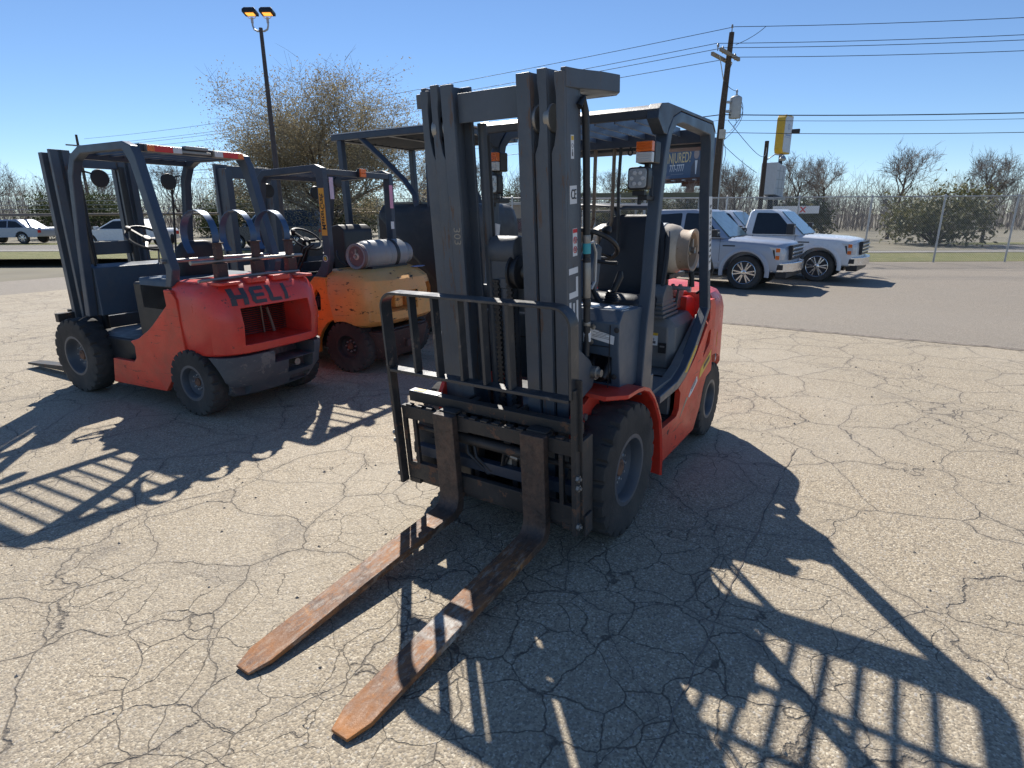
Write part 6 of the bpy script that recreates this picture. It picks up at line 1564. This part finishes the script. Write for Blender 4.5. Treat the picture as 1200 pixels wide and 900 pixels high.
variants = []
for i, (sd_, H, sp, n) in enumerate(((21, 7.5, .55, (10,7,6,4)), (34, 8.5, .4, (9,7,5,4)), (47, 6.5, .7, (11,7,6,4)))):
    T, Cn, tp_ = grow(sd_, H, sp, .25, *n, up=.35, trunk_r=.17, jitter=.2, twig_r=.013); fit([T, Cn], H*.75, H)
    variants.append((T, Cn))
spots = [  # x, y, variant, scale, label
 (-44.2,-9.2,2,.92,'fan-shaped bare tree right of the leaning utility pole'),
 (-50.5,-6.6,1,.80,'bare grey tree behind the yellow-edged sign'),
 (-49.0,-11.0,0,.72,'bare tree just left of the fan-shaped one'),
 (-47.0,-3.6,0,.82,'bare tree right of the white box sign'),
 (-46.0,0.5,1,.78,'bare tree beyond the fence near the right edge'),
 (-44.0,5.5,2,.9,'bare tree beyond the fence at far right'),
 (-42.0,11.5,0,.95,'last bare tree out to the right'),
 (-50.5,-15.4,2,.75,'low bare tree under the billboard'),
 (-54.0,-20.5,0,.78,'bare tree left of the billboard column'),
 (-47.0,-19.8,1,.72,'slender bare tree seen between the guard posts'),
 (-42.5,-21.6,0,.80,'bare tree seen just right of the mast'),
 (-44.8,-26.6,2,.92,'bare tree glimpsed through the mast gap'),
 (-36.0,-27.5,1,.78,'bare tree behind the mast'),
 (-36.5,-33.5,0,.9,'bare tree right of the big leafy one'),
 (-33.0,-40.5,1,.85,'bare tree behind the big leafy one'),
 (-32.5,-47.0,2,.9,'bare tree behind the light pole'),
 (-30.5,-52.0,0,.85,'bare tree left of the light pole'),
 (-25.5,-50.0,1,.8,'bare tree at the left above the red forklift'),
 (-21.5,-56.0,2,.9,'bare tree far to the left of the street'),
 (-15.5,-60.0,0,.9,'leftmost bare tree beyond the street')]
protos = {}
for x, y, v, sc, lab in spots:
    if v not in protos:
        t = thing('bare_tree', lab, 'tree', (x, y, -.25), random.Random(int(x*7)).uniform(0, 6.28), 'bare trees along the horizon')
        build(variants[v][0], 'trunk', BARK, t, smooth=60, fix=False); build(variants[v][1], 'crown', TWIG2, t, smooth=60, fix=False); t.scale = (sc,)*3; protos[v] = t
    else:
        src = protos[v]; c = src.copy(); COL.objects.link(c); c.location = (x, y, -.25); c.rotation_euler = (0, 0, random.Random(int(x*7+y)).uniform(0, 6.28)); c.scale = (sc,)*3; c['label'] = lab
        for k in src.children: kk = k.copy(); COL.objects.link(kk); kk.parent = c
# evergreen bushes in the tree line
def bush(seed, W, H, n, m_, size=.12):
    rnd = random.Random(seed); pts = []
    for i in range(60):
        a = rnd.uniform(0, 6.28); r = W/2*math.sqrt(rnd.random())*.8; z = H*(.25+.7*rnd.random())*(1-(r/(W/2))**2*.45); pts.append(Vector((r*math.cos(a), r*math.sin(a), z)))
    q = MB()
    for p in pts[:22]: q.tube([(0,0,0), tuple(p*.5+Vector((0,0,.1))), tuple(p)], [.05,.03,.012], 4, caps=False)
    return q, leaf_mb(pts, n, size, seed, W*.07)
for x, y, W, H, n, m_, lab in ((-46,-17.4,5.0,4.3,6500,LEAFO,'round olive evergreen behind the guard posts'), (-40,-17.0,4.0,2.9,4000,LEAFO,'low dull green bush below the billboard'), (-38.5,-11.5,4.5,2.7,4000,LEAFO,'scrubby bush behind the chain-link fence'), (-44,-30,6,3.9,6500,LEAFG,'dark evergreen thicket behind the mast'), (-31,-36,7,3.6,6500,LEAFG,'dark evergreen thicket under the big tree'), (-27,-45,7,3.4,6500,LEAFG,'dark evergreen thicket behind the street rail'), (-38,-4,4,2.6,3500,LEAFO,'scrubby bush under the yellow-edged sign'), (-40,3,6,3.0,4500,LEAFO,'wide scrubby bush at the right beyond the fence'), (-19,-52,8,3.6,6000,LEAFG,'dark thicket at the far left of the street')):
    t = thing('bush', lab, 'bush', (x, y, -.25)); s_, l_ = bush(int(-x*10), W, H, n, m_)
    build(s_, 'stems', BARK, t, smooth=0, fix=False); tag(build(l_, 'leaves', m_, t, smooth=0, fix=False), kind='stuff')
# the far wood: thousands of stems and twigs that read as one mass
rnd = random.Random(77); q = MB()
for i in range(6800):
    s = rnd.uniform(-80, 120); o = rnd.uniform(38, 62)
    x, y = street_pt(o, s); h = rnd.uniform(1.8, 5.6)*(1+.25*math.sin(s*.21)); r = rnd.uniform(.012, .05)
    q.tube([(x, y, -.3), (x+rnd.uniform(-.4,.4), y+rnd.uniform(-.4,.4), h*.6), (x+rnd.uniform(-.9,.9), y+rnd.uniform(-.9,.9), h)], [r, r*.7, r*.25], 3, caps=False)
    for k in range(7):
        z = h*rnd.uniform(.3, .97); L = rnd.uniform(.4, 1.8); a = rnd.uniform(0, 6.28)
        q.tube([(x, y, z), (x+L*math.cos(a)*.6, y+L*math.sin(a)*.6, z+L*.6)], [r*.4, r*.15], 3, caps=False)
tag(build(q, 'far_wood', TWIG2, smooth=0, fix=False), 'bare winter wood forming the grey-brown horizon beyond the street', 'wood', kind='stuff')
# pebbles, leaves and bits of litter on the pavement
q = MB(); rnd = random.Random(5)
for i in range(900):
    x, y = rnd.uniform(-5, 4), rnd.uniform(-6, 5); s = rnd.uniform(.003, .010)*(1.6 if rnd.random() < .05 else 1)
    if math.hypot(x-2.5, y-1.5) < .5: continue
    a = rnd.uniform(0, 6.28); ring = [(x+s*math.cos(a+k*1.2566)*rnd.uniform(.7,1.2), y+s*math.sin(a+k*1.2566)*rnd.uniform(.7,1.2)) for k in range(5)]
    q.add([(*p, .0) for p in ring]+[(x, y, s*.9)], [(k, (k+1) % 5, 5) for k in range(5)])
tag(build(q, 'loose_gravel', plain('gravel_grey', (.26,.235,.20), .85, var=.5, scale=60), smooth=0, fix=False), 'loose gravel scattered on the pavement', 'gravel', kind='stuff')
for o in [x for x in bpy.data.objects if x.name.startswith('tmp_text')]: bpy.data.objects.remove(o)
